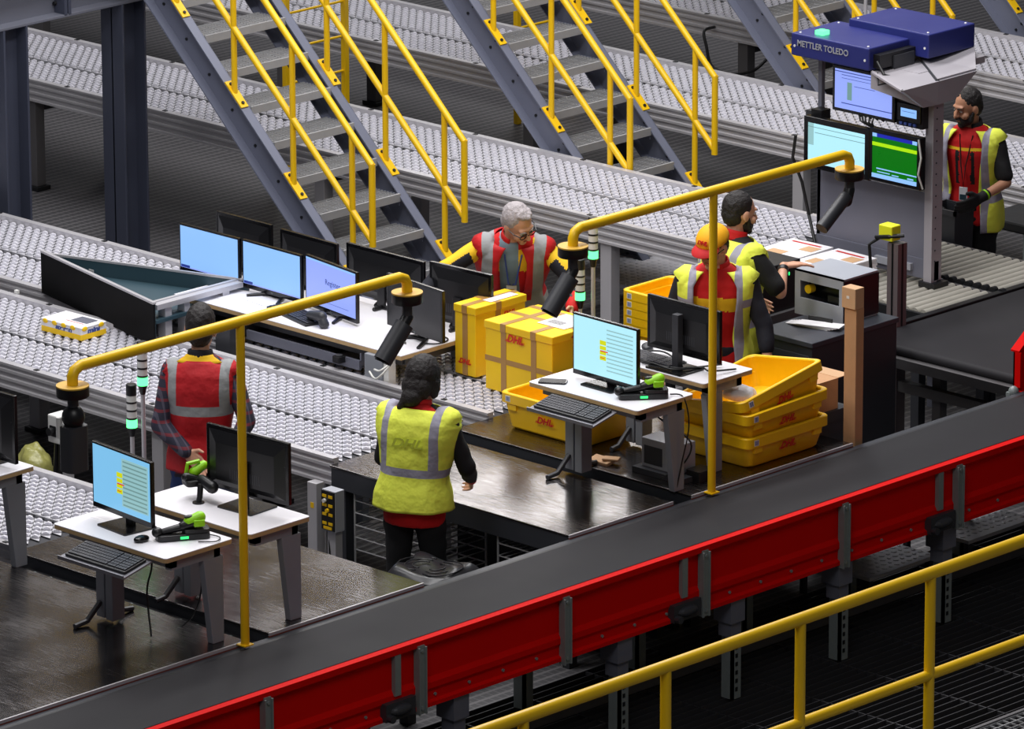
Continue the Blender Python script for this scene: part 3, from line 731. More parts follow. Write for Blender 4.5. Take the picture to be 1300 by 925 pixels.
def person(label, loc, rz, H, arms, lean=0, side=0, hyaw=0, hpitch=0, skin='skin', hair='hair', hairkind='short', trousers='blackcloth', top='navycloth', topmats=None,
           sleeve='long', vest=None, vest_open=0, hem=.80, jacket_hem=.84, collar=None, beard=False, glasses=False, cap=False, gloves=False, group=None, stride=.1, extras=None, yoke=None, vw=1.19, hs=1.0, cuff=.97, sw=.30, dr=.087, wx=1.0):
    s = H/1.75
    t = thing('person', label, 'person', loc, rz)
    t.scale = (s*wx, s, s)
    # bend of the spine: forward lean plus sideways lean
    def bend(p):
        p = Vector(p); k = smoothst(.88, 1.25, p.z)
        q = p-Vector((0, 0, .93))
        R = Matrix.Rotation(-lean*k, 3, 'X') @ Matrix.Rotation(side*k, 3, 'Y')
        # pull the hips back a little when leaning
        return Vector((0, 0, .93))+R @ q + Vector((0, -.10*lean*(1-k), 0))
    sh = {sd: bend((sd*.178, 0, 1.405)) for sd in (-1, 1)}
    neck0 = bend((0, -.01, 1.46)); 
    hc = bend((0, .012, 1.63)); neck1 = bend((0, .0, 1.53))
    Rb = Matrix.Rotation(-lean, 3, 'X') @ Matrix.Rotation(side, 3, 'Y')
    RH = Rb @ Matrix.Rotation(hyaw, 3, 'Z') @ Matrix.Rotation(-hpitch, 3, 'X')
    hc = neck1 + RH @ Vector((0, .012, .09))
    hc = hc+RH @ Vector((0, 0, .09*(hs-1)))
    RH = RH @ Matrix.Diagonal((hs, hs, hs))
    def hd(x, y, z): return hc+RH @ Vector((x, y, z))
    legs = {}
    for sd in (-1, 1):
        hip = Vector((sd*.088, -.10*lean, .92)); an = Vector((sd*.105, sd*stride*.5, .085)); kn = (hip+an)/2+Vector((sd*.008, .03, .02)); legs[sd] = (hip, kn, an)
    A = {}
    for sd in (-1, 1):
        e, w = arms[sd][0], arms[sd][1]
        A[sd] = (sh[sd], sh[sd]+Vector(e), sh[sd]+Vector(w))
    # ---- body, one surface
    b = MB(); HANDS = {}
    for sd in (-1, 1):
        hip, kn, an = legs[sd]
        b.cap(hip, kn, .075, .05); b.cap(kn, an, .052, .034); b.cap(an+Vector((0, -.03, -.045)), an+Vector((0, .13, -.055)), .034, .026)
        S, E_, W_ = A[sd]
        b.cap(S, E_, .045, .036); b.cap(E_, W_, .037, .025)
    nr = 24; rings = []
    for i in range(15):
        z = .86+i*(1.50-.86)/14; rx, ry = ringat(z)
        rings.append([bend((.88*rx*math.cos(2*PI*k/nr), .88*ry*math.sin(2*PI*k/nr), z)) for k in range(nr)])
    b.loft(rings)
    b.cap(neck0, hd(0, -.015, -.07), .056, .052)
    b.ell(hd(0, -.012, .022), (.074, .092, .098), R=RH, nu=20, nv=14)
    b.ell(hd(0, .022, -.045), (.057, .062, .062), R=RH); b.ell(hd(0, .068, -.092), (.026, .022, .020), R=RH)
    b.ell(hd(0, .070, .034), (.052, .020, .014), R=RH)
    b.cap(hd(0, .082, .020), hd(0, .108, -.022), .009, .0135); b.ell(hd(.011, .094, -.026), (.009, .010, .008), R=RH); b.ell(hd(-.011, .094, -.026), (.009, .010, .008), R=RH)
    b.ell(hd(0, .084, -.055), (.024, .012, .009), R=RH)
    for sd in (-1, 1):
        b.ell(hd(sd*.040, .058, -.028), (.026, .026, .024), R=RH)
        b.ell(hd(sd*.077, -.008, -.006), (.010, .022, .032), R=RH)
        S, E_, W_ = A[sd]
        # hand
        hdv = Vector(arms[sd][2]).normalized() if len(arms[sd]) > 2 and arms[sd][2] else (W_-E_).normalized()
        pn = Vector(arms[sd][3]).normalized() if len(arms[sd]) > 3 and arms[sd][3] else Vector((-sd, 0, -.1))     # palm faces this way
        pn = (pn-hdv*pn.dot(hdv)).normalized(); ac = hdv.cross(pn).normalized()      # across the palm
        curl = arms[sd][4] if len(arms[sd]) > 4 else .5
        th_s = 1 if ac.dot(Vector((-sd*.3, 1, .2))) > 0 else -1
        HC = []
        for q in range(4):
            off = (q-1.5)*.021
            b.cap(W_+ac*off*.55, W_+hdv*.085+ac*off, .014, .0115, n=10); HC.append((W_+ac*off*.55, W_+hdv*.085+ac*off, .014, .0115))
            ln = (.036, .043, .046, .040)[q if th_s < 0 else 3-q]; p = W_+hdv*.09+ac*off; dd = hdv.copy(); rr = .0090
            for sg in range(3):
                cg = curl*(.5, .7, .6)[sg]; axx = hdv.cross(pn)
                dd = (dd*math.cos(cg)+pn*math.sin(cg)*1.0).normalized() if sg == 0 else (dd*math.cos(cg)+(pn*dd.dot(hdv)-hdv*dd.dot(pn))*math.sin(cg)).normalized()
                p2 = p+dd*ln*(1, .72, .55)[sg]; b.cap(p, p2, rr, rr*.9, n=8); HC.append((p.copy(), p2.copy(), rr, rr*.9)); p = p2; rr *= .9
        tb = W_+hdv*.03+ac*th_s*.030; td = (hdv*.6+ac*th_s*.75+pn*.25).normalized()
        HC += [(W_+hdv*.015, tb, .014, .014), (tb, tb+td*.038, .0125, .0105), (tb+td*.038, tb+td*.038+(td*.5+hdv*.8+pn*.2).normalized()*.03, .0105, .0085)]; HANDS[sd] = HC
        b.cap(W_+hdv*.015, tb, .014, .014, n=8); b.cap(tb, tb+td*.038, .0125, .0105, n=8); b.cap(tb+td*.038, tb+td*.038+(td*.5+hdv*.8+pn*.2).normalized()*.03, .0105, .0085, n=8)
    body = remesh(b.build('body', skin, t), .0055, 2)
    if gloves:
        for sd in (-1, 1):
            g = MB(); S, E_, W_ = A[sd]; hdv = (W_-E_).normalized()
            g.cap(W_-hdv*.05, W_, .037, .034)
            for (a_, b__, ra, rb) in HANDS[sd]: g.cap(a_, b__, ra+.0055, rb+.0055, n=10)
            remesh(g.build('glove', 'blackcloth', t), .005, 2)
            r_ = MB(); r_.cyl(W_-hdv*.052, W_-hdv*.040, .038, n=16); r_.build('glove_trim', 'green_acc', t)
    # ---- eyes, brows, mouth
    e = MB()
    for sd in (-1, 1):
        e.ell(hd(sd*.030, .076, .008), (.0125, .0095, .008), 0, RH); e.ell(hd(sd*.030, .0835, .008), (.0052, .003, .0052), 1, RH)
    e.build('eyes', ['eyewhite', 'iris'], t, smooth=0)
    e = MB()
    for sd in (-1, 1): e.tube([hd(sd*.014, .0905, .028), hd(sd*.030, .089, .034), hd(sd*.047, .077, .028)], [.003, .0042, .002], 8)
    e.build('eyebrows', hair, t, smooth=0)
    MB().ell(hd(0, .0915, -.052), (.020, .006, .0035), 0, RH).ell(hd(0, .090, -.060), (.017, .006, .004), 0, RH).build('lips', 'lip', t, smooth=0)
    # ---- hair
    if not cap or True:
        h = MB()
        k_ = {'short': 1, 'grey': 1, 'woman': 1.12}[hairkind]
        h.ell(hd(0, -.026, .036), (.080*k_, .092*k_, .094*k_), 0, RH, 24, 16)
        h.ell(hd(0, -.050, -.010), (.072*k_, .062*k_, .072*k_), 0, RH)
        if hairkind == 'grey':
            for i in range(26):
                a = random.uniform(0, 2*PI); r = random.uniform(0, .055); h.ell(hd(r*math.cos(a), .01+r*.9*math.sin(a), .118-r*.35), (.016, .02, .014), 0, RH, 8, 6)
        if hairkind == 'woman':
            h.ell(hd(0, -.055, -.035), (.088, .070, .085), 0, RH); h.ell(hd(0, -.085, -.095), (.060, .045, .055), 0, RH); h.cap(hd(-.02, -.09, -.10), hd(-.05, -.10, -.16), .035, .02)
            for sd in (-1, 1): h.ell(hd(sd*.078, .0, -.025), (.018, .035, .06), 0, RH)
        ho = remesh(h.build('hair', hair, t), .006, 2)
        for v in ho.data.vertices:
            n_ = noise.noise(v.co*60)*.004+noise.noise(v.co*18)*.004; d_ = (v.co-hc).normalized(); v.co += d_*n_
    if beard:
        m_ = MB(); m_.ell(hd(0, .030, -.060), (.0615, .062, .055), 0, RH); m_.ell(hd(0, .070, -.095), (.030, .025, .022), 0, RH)
        for sd in (-1, 1): m_.cap(hd(sd*.070, .012, -.02), hd(sd*.055, .035, -.07), .012, .02)
        bo = m_.build('beard', hair, t)
        remesh(bo, .006, 1)
        # keep the beard below the mouth line
        bm = bmesh.new(); bm.from_mesh(bo.data); inv = RH.inverted()
        dl = [v for v in bm.verts if (inv @ (v.co-hc)).z > -.030+abs((inv @ (v.co-hc)).x)*.5 and (inv @ (v.co-hc)).y > .02]
        bmesh.ops.delete(bm, geom=dl, context='VERTS'); bm.to_mesh(bo.data); bm.free()
        MB().tube([hd(-.028, .094, -.050), hd(-.012, .102, -.041), hd(0, .104, -.040), hd(.012, .102, -.041), hd(.028, .094, -.050)], [.003, .006, .006, .006, .003], 8).build('moustache', hair, t, smooth=0)
    if glasses:
        g = MB()
        for sd in (-1, 1):
            ring = [hd(sd*.032+.025*math.cos(a), .100-abs(.25*.025*math.cos(a)), .006+.018*math.sin(a)) for a in [2*PI*q/16 for q in range(17)]]
            g.tube(ring, .0030, 6); g.tube([hd(sd*.056, .096, .012), hd(sd*.076, .055, .012), hd(sd*.080, .0, .006)], .0032, 6)
        g.tube([hd(-.008, .102, .010), hd(.008, .102, .010)], .0022, 6); g.build('glasses', 'lens', t)
    if cap:
        c = MB(); rings = []
        for i in range(9):
            a = PI/2*i/8; rr = math.cos(a)
            rings.append([hd(.092*rr*math.cos(2*PI*q/24), -.012+.110*rr*math.sin(2*PI*q/24), .045+.088*math.sin(a)) for q in range(24)])
        c.loft(rings); c.ell(hd(0, -.012, .134), (.008, .008, .005), 0, RH); 
        co = c.build('cap', 'cap_y', t, smooth=0)
        v = MB(); up_, dn = [], []
        for q in range(13):
            a = PI*(.17+.66*q/12); x_, y_ = math.cos(a), math.sin(a)
            for rr in (.0, 1.0):
                px_, py_ = x_*(.086+.012*rr), -.012+y_*.104+rr*.066*max(0, y_)**.6
                zz = .052-.018*rr-.016*x_*x_
                up_.append(hd(px_, py_, zz)); dn.append(hd(px_, py_, zz-.005))
        fs = []
        for q in range(12):
            i = q*2; fs += [(i, i+2, i+3, i+1), (26+i, 26+i+1, 26+i+3, 26+i+2), (i+1, i+3, 26+i+3, 26+i+1)]
        v.add(up_+dn, fs); v.build('cap_brim', 'cap_r', co, smooth=0)
        X = Matrix.Translation(hd(0, .0905, .088)) @ (RH @ faceX((0, 0, 0), (-1, 0, 0), (0, -.45, .9)).to_3x3()).to_4x4()
        text('cap_lettering', 'DHL', .034, 'red_logo', co, X, .003, .3, .001)
    # ---- trousers and shoes
    b = MB()
    for sd in (-1, 1):
        hip, kn, an = legs[sd]
        b.cap(hip, kn, .102, .070); b.cap(kn, an+Vector((0, 0, .0)), .072, .056)
    rings = []
    for i in range(8):
        z = .82+i*.03; rx, ry = ringat(z); rings.append([bend((1.02*rx*math.cos(2*PI*k/nr), 1.04*ry*math.sin(2*PI*k/nr), z)) for k in range(nr)])
    b.loft(rings); tr = remesh(b.build('trousers', trousers, t), .012, 3)
    for v in tr.data.vertices:
        v.co += Vector((v.co.x, v.co.y, 0)).normalized()*(noise.noise(Vector((v.co.x*6, v.co.y*6, v.co.z*16)))*.010)
    for sd in (-1, 1):
        hip, kn, an = legs[sd]; b = MB()
        b.cap(an+Vector((0, -.035, -.04)), an+Vector((0, .14, -.052)), .044, .033); b.box(an.x-.044, an.x+.044, an.y-.08, an.y+.175, 0, .028); b.cap(an, an+Vector((0, 0, -.03)), .048, .048)
        remesh(b.build('shoe', 'shoe', t), .009, 2)
    # ---- jacket or shirt: torso with sleeves
    b = MB(); rings = []
    z0 = jacket_hem; N_ = 22
    for i in range(N_+1):
        z = z0+(1.495-z0)*i/N_; rx, ry = ringat(z)
        g = 1.06 if z < 1.42 else 1.03
        rings.append([bend((g*rx*math.cos(2*PI*k/nr), g*ry*math.sin(2*PI*k/nr), z)) for k in range(nr)])
    b.loft(rings)
    for sd in (-1, 1):
        S, E_, W_ = A[sd]
        b.ell(S-Vector((sd*.012, 0, .016)), (.056, .058, .050))
        if sleeve == 'long': b.cap(S, E_, .059, .054); b.cap(E_, E_+(W_-E_)*cuff, .054, .042+.012*(1-cuff))
        else: b.cap(S, S+(E_-S)*.82, .059, .060)
    jk = remesh(b.build('jacket' if sleeve == 'long' else 'shirt', top, t), .010, 3)
    for v in jk.data.vertices:
        v.co += Vector((v.co.x, v.co.y, .2)).normalized()*(noise.noise(Vector((v.co.x*9, v.co.y*9, v.co.z*13)))*.009)
    if topmats:       # coloured panels of the jacket, chosen per face
        for m_ in topmats[0]: jk.data.materials.append(M[m_])
        fn = topmats[1]
        for p in jk.data.polygons: p.material_index = fn(p.center, A, sh)
    if collar:
        rings = []
        for i in range(5):
            z = 1.462+i*.016; rx = .086-.004*i; ry = .080-.003*i
            rings.append([bend((rx*math.cos(a), -.004+ry*math.sin(a), z+.012*(-math.sin(a))-.0)) for a in [PI/2+.35+(2*PI-.7)*k/20 for k in range(21)]])
        cb = MB().loft(rings, close=False, ends=False); co = cb.build('collar', collar, t, smooth=0)
        so = co.modifiers.new('s', 'SOLIDIFY'); so.thickness = .008
    if yoke:
        rings = []
        for i in range(4):
            z = 1.455+i*.013; rx, ry = ringat(z); rings.append([bend((1.13*rx*math.cos(a)+.0, 1.16*ry*math.sin(a), z+.014)) for a in [PI+.5+(PI-1.0)*k/14 for k in range(15)]])
        yk = MB().loft(rings, close=False, ends=False).build('neck_band', yoke, t, smooth=0); yk.modifiers.new('s', 'SOLIDIFY').thickness = .006
    # ---- vest shell
    if vest:
        nU = 64; nV = 40; rings = []; uvs = []
        for i in range(nV+1):
            z = hem+(1.478-hem)*i/nV; rx, ry = ringat(z)
            g = vw if z < 1.3 else vw+(z-1.3)*sw
            if z < .96: g *= 1.0+(.96-z)*.35
            row = []; ur = []
            for k in range(nU+1):
                if vest_open: a = PI/2+vest_open/2+(2*PI-vest_open)*k/nU
                else: a = PI/2+2*PI*k/nU
                # squarer than an ellipse
                c_, s_ = math.cos(a), math.sin(a); pw = .86
                x_ = g*rx*math.copysign(abs(c_)**pw, c_); y_ = g*1.04*ry*math.copysign(abs(s_)**pw, s_)
                w_ = .006*math.sin(a*7+z*9)*smoothst(1.25, .9, z)+.005*noise.noise(Vector((x_*8, y_*8, z*7)))
                dv = Vector((c_, s_, 0)); 
                zz = z - (.020*(1-abs(s_)) if z > 1.40 else 0)
                row.append(bend(Vector((x_, y_, zz))+dv*w_)); ur.append((x_, z))
            for q_, pv in enumerate(row):
                for sd in (-1, 1):
                    Sc = A[sd][0]-Vector((sd*.012, 0, .012)); dd_ = pv-Sc
                    if dd_.length < dr and dd_.x*sd < dr-.052 and dd_.z > -.03: row[q_] = Sc+dd_.normalized()*dr
            rings.append(row); uvs.append(ur)
        vb = MB(); vb.loft(rings, close=False, ends=False)
        # keep arm holes free of cloth
        vo = vb.build('safety_vest', vest, t, smooth=0)
        me = vo.data; uvl = me.uv_layers.new(name='UVMap'); flat = [u for r in uvs for u in r]
        for lp in me.loops: uvl.data[lp.index].uv = flat[lp.vertex_index]
        so = vo.modifiers.new('s', 'SOLIDIFY'); so.thickness = .006; so.offset = 1
        t['has_vest'] = 1; del t['has_vest']
        if extras: extras(t, vo, bend, A, hd, RH)
    return t
# heading: rz turns local +Y (the way the person faces) ; arms[side] = (elbow offset, wrist offset, hand direction, palm direction, curl)

V_RED = vest_mat('red safety vest', rgb(188, 16, 28), [1.225], [.150], (150, 152, 154), stop=True)
V_RED2 = vest_mat('red safety vest open', rgb(196, 16, 24), [.99], [.145], (150, 152, 154), .03)
V_YEL = vest_mat('yellow safety vest', HV, [1.12], [.150], (158, 156, 172), .024, stop=True)
V_YEL2 = vest_mat('yellow safety vest open', HV, [1.30, .88], [.130], (158, 156, 172), .024)
V_YEL3 = vest_mat('yellow safety vest plain', HV, [1.02], [.135], (158, 156, 172), .022)

# person facing angles: local +Y -> world direction (-sin rz, cos rz)
def face_dir(dx, dy): return math.atan2(-dx, dy)

# 1 man in red vest, seen from behind
def ex_red(t, vo, bend, A, hd, RH): pass
person('person in a red safety vest and plaid shirt seen from behind, hands on hips', (-.90, -1.40, 0), face_dir(-.62, .78), 1.76,
       {-1: ((-.05, -.08, -.275), (.12, -.19, -.38), (.75, -.25, -.55), (.1, -1, 0), .5), 1: ((.10, -.07, -.24), (.03, -.18, -.36), (-.7, -.3, -.5), (-.1, -1, .1), .5)},
       lean=.03, hyaw=.0, hpitch=.12, trousers='jeans', top='plaid', vest=V_RED, hem=.90, jacket_hem=.86, hs=1.10, wx=.89, dr=.078, vw=1.13, collar='navycloth', yoke='yellowcloth', skin='skin')

# 2 woman in yellow vest
def top_w(c, A, sh): return 1 if (c.z < .99 and abs(c.x) < .3) else 0
def ex_w(t, vo, bend, A, hd, RH):
    X = Matrix.Translation(bend((0, -.176, 1.29))) @ faceX((0, 0, 0), (1, 0, 0), (0, 0, 1))
    text('vest_lettering', 'DHL', .075, M['vest_print'], t, X, .001, .35, .002, sx=1.3)
person('person in a yellow safety vest with dark hair, back turned, beside the black stool', (.17, -.90, 0), face_dir(-.38, .92), 1.575,
       {-1: ((-.07, .06, -.28), (-.02, .26, -.36)), 1: ((.10, .05, -.27), (.045, .24, -.40), None, None, .7)},
       lean=.10, side=.02, hyaw=-.25, hpitch=.25, hairkind='woman', trousers='blackcloth', top='blackcloth', topmats=(['redcloth'], top_w), vest=V_YEL, hem=.90, jacket_hem=.80, vw=1.30, hs=1.10, sw=.75, dr=.102, yoke='redcloth', collar='redcloth', extras=ex_w)

# 3 man with grey hair
def top_g(c, A, sh):
    for sd in (-1, 1):
        S, E_, W_ = A[sd]; d = (E_-S).normalized(); al = (c-S).dot(d)
        if al > -.08 and (c-S-d*al).length < .12 and abs(c.x) > .135:
            up_ = (c-S-d*al).z
            return 2 if (al < .10 or up_ > .028) and al < .27 else 1
    if abs(c.x) < .055 and c.y > 0: return 3
    if c.y > 0 and 1.22 < c.z < 1.36: return 2
    return 0
def ex_g(t, vo, bend, A, hd, RH):
    b = MB(); p0 = bend((0, .150, 1.17)); b.bx(p0, (.06, .008, .085), 0); b.bx(p0+Vector((0, .005, -.005)), (.035, .003, .04), 1)
    b.build('name_badge', ['whitep', 'tape'], t)
    MB().tube([bend((-.05, .10, 1.44)), bend((-.02, .148, 1.25)), p0+Vector((0, 0, .04)), bend((.02, .148, 1.25)), bend((.05, .10, 1.44))], .005, 6).build('lanyard', 'lit_blue', t)
    
person('person with grey hair and glasses in a red safety vest, leaning over the yellow cartons', (-1.82, 1.88, 0), face_dir(.66, -.75), 1.72,
       {-1: ((-.18, .10, -.17), (-.17, .30, -.27)), 1: ((.23, .10, -.13), (.38, .26, -.28), (.3, .6, -.6), (-.2, .2, -1), .5)},
       lean=.50, side=-.05, hyaw=.70, hpitch=.22, hair='hair_grey', hairkind='grey', glasses=True, trousers='navycloth', top='redcloth', topmats=(['navycloth', 'yellowcloth', 'greycloth'], top_g),
       vest=V_RED2, vest_open=.62, hem=.84, jacket_hem=.84, collar='redcloth', extras=ex_g)

# 4 man with the yellow cap
def top_c(c, A, sh):
    for sd in (-1, 1):
        S, E_, W_ = A[sd]; d = (E_-S).normalized(); al = (c-S).dot(d)
        if al > -.08 and (c-S-d*al).length < .12 and abs(c.x) > .13: return 1
    if c.y > -.03 and 1.24 < c.z < 1.32: return 2
    return 0
def ex_c(t, vo, bend, A, hd, RH):
    b = MB(); b.tube([bend((0, .140, 1.42)), bend((.0, .148, 1.2)), bend((.0, .15, .95))], .006, 6); b.build('zip', 'navycloth', t)
    X = Matrix.Translation(bend((.075, .1425, 1.285))) @ faceX((0, 0, 0), (-1, 0, 0), (0, 0, 1)); text('chest_lettering', 'DHL', .028, 'red_logo', t, X, .002, .3)
person('person in a yellow cap with red brim and open yellow vest over red jacket', (-.31, 1.95, 0), face_dir(.62, -.78), 1.70,
       {-1: ((-.10, .03, -.27), (-.13, .12, -.50)), 1: ((.10, -.01, -.28), (.12, .04, -.53), None, None, .6)},
       lean=.10, hyaw=-.50, hpitch=.30, glasses=True, cap=True, cuff=.45, trousers='navycloth', top='redcloth', topmats=(['navycloth', 'yellowcloth'], top_c), vest=V_YEL2, vest_open=1.05, hem=.82, jacket_hem=.82, collar='redcloth', extras=ex_c)

def ex_s(t, vo, bend, A, hd, RH):
    S, E_, W_ = A[1]; d = (W_-E_).normalized(); MB().cyl(W_-d*.045, W_-d*.018, .031, n=20).build('wrist_watch', 'blackp', t, smooth=40)
# 5 man with the short sleeves and beard seen from behind
person('person in a yellow safety vest with black short sleeves, reaching towards the magazines', (-.54, 2.29, 0), face_dir(.15, .99), 1.74,
       {-1: ((-.09, .05, -.28), (-.05, .27, -.38)), 1: ((.11, .10, -.20), (-.03, .24, -.10), (.15, .95, .0), (0, -.1, -1), .25)},
       lean=.10, hyaw=-.12, hpitch=.10, beard=True, trousers='navycloth', top='blackcloth', sleeve='short', vest=V_YEL3, hem=.84, collar='redcloth', extras=ex_s)

# 6 far man with beard
def top_f(c, A, sh):
    for sd in (-1, 1):
        S = sh[sd]
        if abs(c.x) > .15 and c.z > 1.05: return 1
    return 2 if (c.y > 0 and .04 < abs(c.x) < .065 and 1.12 < c.z < 1.34) else (3 if c.y > 0 and 1.345 < c.z < 1.362 else 0)
def ex_f(t, vo, bend, A, hd, RH):
    b = MB(); p0 = bend((.0, .150, 1.06)); b.bx(p0, (.055, .008, .09), 0); b.bx(p0+Vector((0, .005, -.02)), (.045, .003, .035), 1); b.build('name_badge', ['paper', 'teal'], t)
    MB().tube([bend((-.045, .09, 1.45)), bend((-.015, .150, 1.25)), p0+Vector((0, 0, .045)), bend((.015, .150, 1.25)), bend((.045, .09, 1.45))], .004, 6).build('lanyard', 'blackp', t)
person('bearded person in an open yellow safety vest and black gloves beside the weighing machine', (-1.45, 5.50, 0), face_dir(.35, -.94), 1.62,
       {-1: ((-.09, .06, -.26), (.02, .25, -.33)), 1: ((.10, -.02, -.28), (-.01, .20, -.38))},
       lean=.04, hyaw=-.55, hpitch=.22, skin='skin_b', beard=True, gloves=True, trousers='blackcloth', top='redcloth', topmats=(['blackcloth', 'blackcloth', 'yellowcloth'], top_f), sleeve='short',
       vest=V_YEL3, vest_open=1.0, hem=.80, collar='blackcloth', extras=ex_f)
#@@PEOPLE_END
# ------------------------------------------------------------------ bench with monitors
BZ = .93
t = thing('bench_desk', 'long white bench desk with plywood edge carrying two rows of monitors', 'desk', (-2.44, 1.04, 0))
w, d = .92, .35
MB().box(-w, w, -d, d, BZ-.004, BZ).build('worktop', 'white_lam', t)
MB().box(-w, w, -d, d, BZ-.026, BZ-.0045).build('edge_band', 'ply', t)
b = MB()
for sy in (-1, 1): b.box(-w+.04, w-.04, sy*(d-.06)-.02, sy*(d-.06)+.02, BZ-.07, BZ-.027)
for x in (-w+.05, 0, w-.05): b.box(x-.02, x+.02, -d+.06, d-.06, BZ-.07, BZ-.03)
b.build('under_frame', 'darkgrey', t)
for x, mt, ww in ((-.36, 'darkgrey', .06), (-.88, 'alu', .03)):
    for sy in (-.47, .335): 
        MB().box(x-ww, x+ww, sy-.03, sy+.03, 0, BZ-.05).build('leg', mt, t, bevel=.004)
MB().box(.66, .80, -.38, -.30, .30, BZ-.027).box(.80, .84, -.37, -.31, .5, BZ-.03, 1).build('pedestal', ['grey_leg', 'whitep'], t, bevel=.004)
MB().box(.66, .84, .30, .34, 0, BZ-.027).build('leg', 'grey_leg', t, bevel=.004)
MB().box(.64, .86, -.60, -.55, 0, .30).box(.7, .78, -.6, -.3, .28, .33).build('foot', 'grey_leg', t)
b = MB(); b.box(-.36, .60, -.345, -.08, BZ-.135, BZ-.125); b.box(-.36, .60, -.36, -.345, BZ-.145, BZ-.09); b.box(-.36, -.35, -.345, -.08, BZ-.13, BZ-.05); b.box(.59, .60, -.345, -.08, BZ-.13, BZ-.05)
b.build('keyboard_tray', 'machpanel', t)
t = thing('keyboard_tray', 'dark tray under the left part of the white bench', 'tray', (-2.95, .80, BZ-.13))
MB().box(-.25, .2, -.18, .1, 0, .012).box(-.25, .2, -.19, -.18, 0, .04).box(-.25, -.24, -.18, .1, 0, .10).box(.19, .2, -.18, .1, 0, .10).build('tray', 'blackp', t)
b = MB()
for k in range(9): b.box(-.22+k*.045, -.19+k*.045, -.15, -.12, .012, .022); b.box(-.22+k*.045, -.19+k*.045, -.10, -.07, .012, .022)
b.build('tray_items', 'key', t)

def keyboard(label, loc, rz, tilt=0, w=.45, group='black keyboards', tray=False):
    t = thing('keyboard', label, 'keyboard', loc, rz, group, rot=(tilt, 0, rz))
    MB().rbox(-w/2, w/2, -.075, .075, 0, .014, .008).build('body', 'keyboard' if tray else 'blackp', t, bevel=.002)
    b = MB(); sc = w/.45
    for r in range(6):
        y = .056-r*.0215
        for c in range(15):
            if r == 5 and 4 <= c <= 8: continue
            x = (-.213+c*.0192)*sc; b.box(x, x+.0165*sc, y-.0085, y+.0085, .014, .0195)
        for c in range(3): x = (.082+c*.0192)*sc; b.box(x, x+.0165*sc, y-.0085, y+.0085, .014, .0195)
        for c in range(4): x = (.144+c*.0185)*sc; b.box(x, x+.016*sc, y-.0085, y+.0085, .014, .0195)
    b.box((-.213+4*.0192)*sc, (-.213+9*.0192-.002)*sc, -.0595, -.043, .014, .0195)
    b.build('keys', 'key', t)
    return t
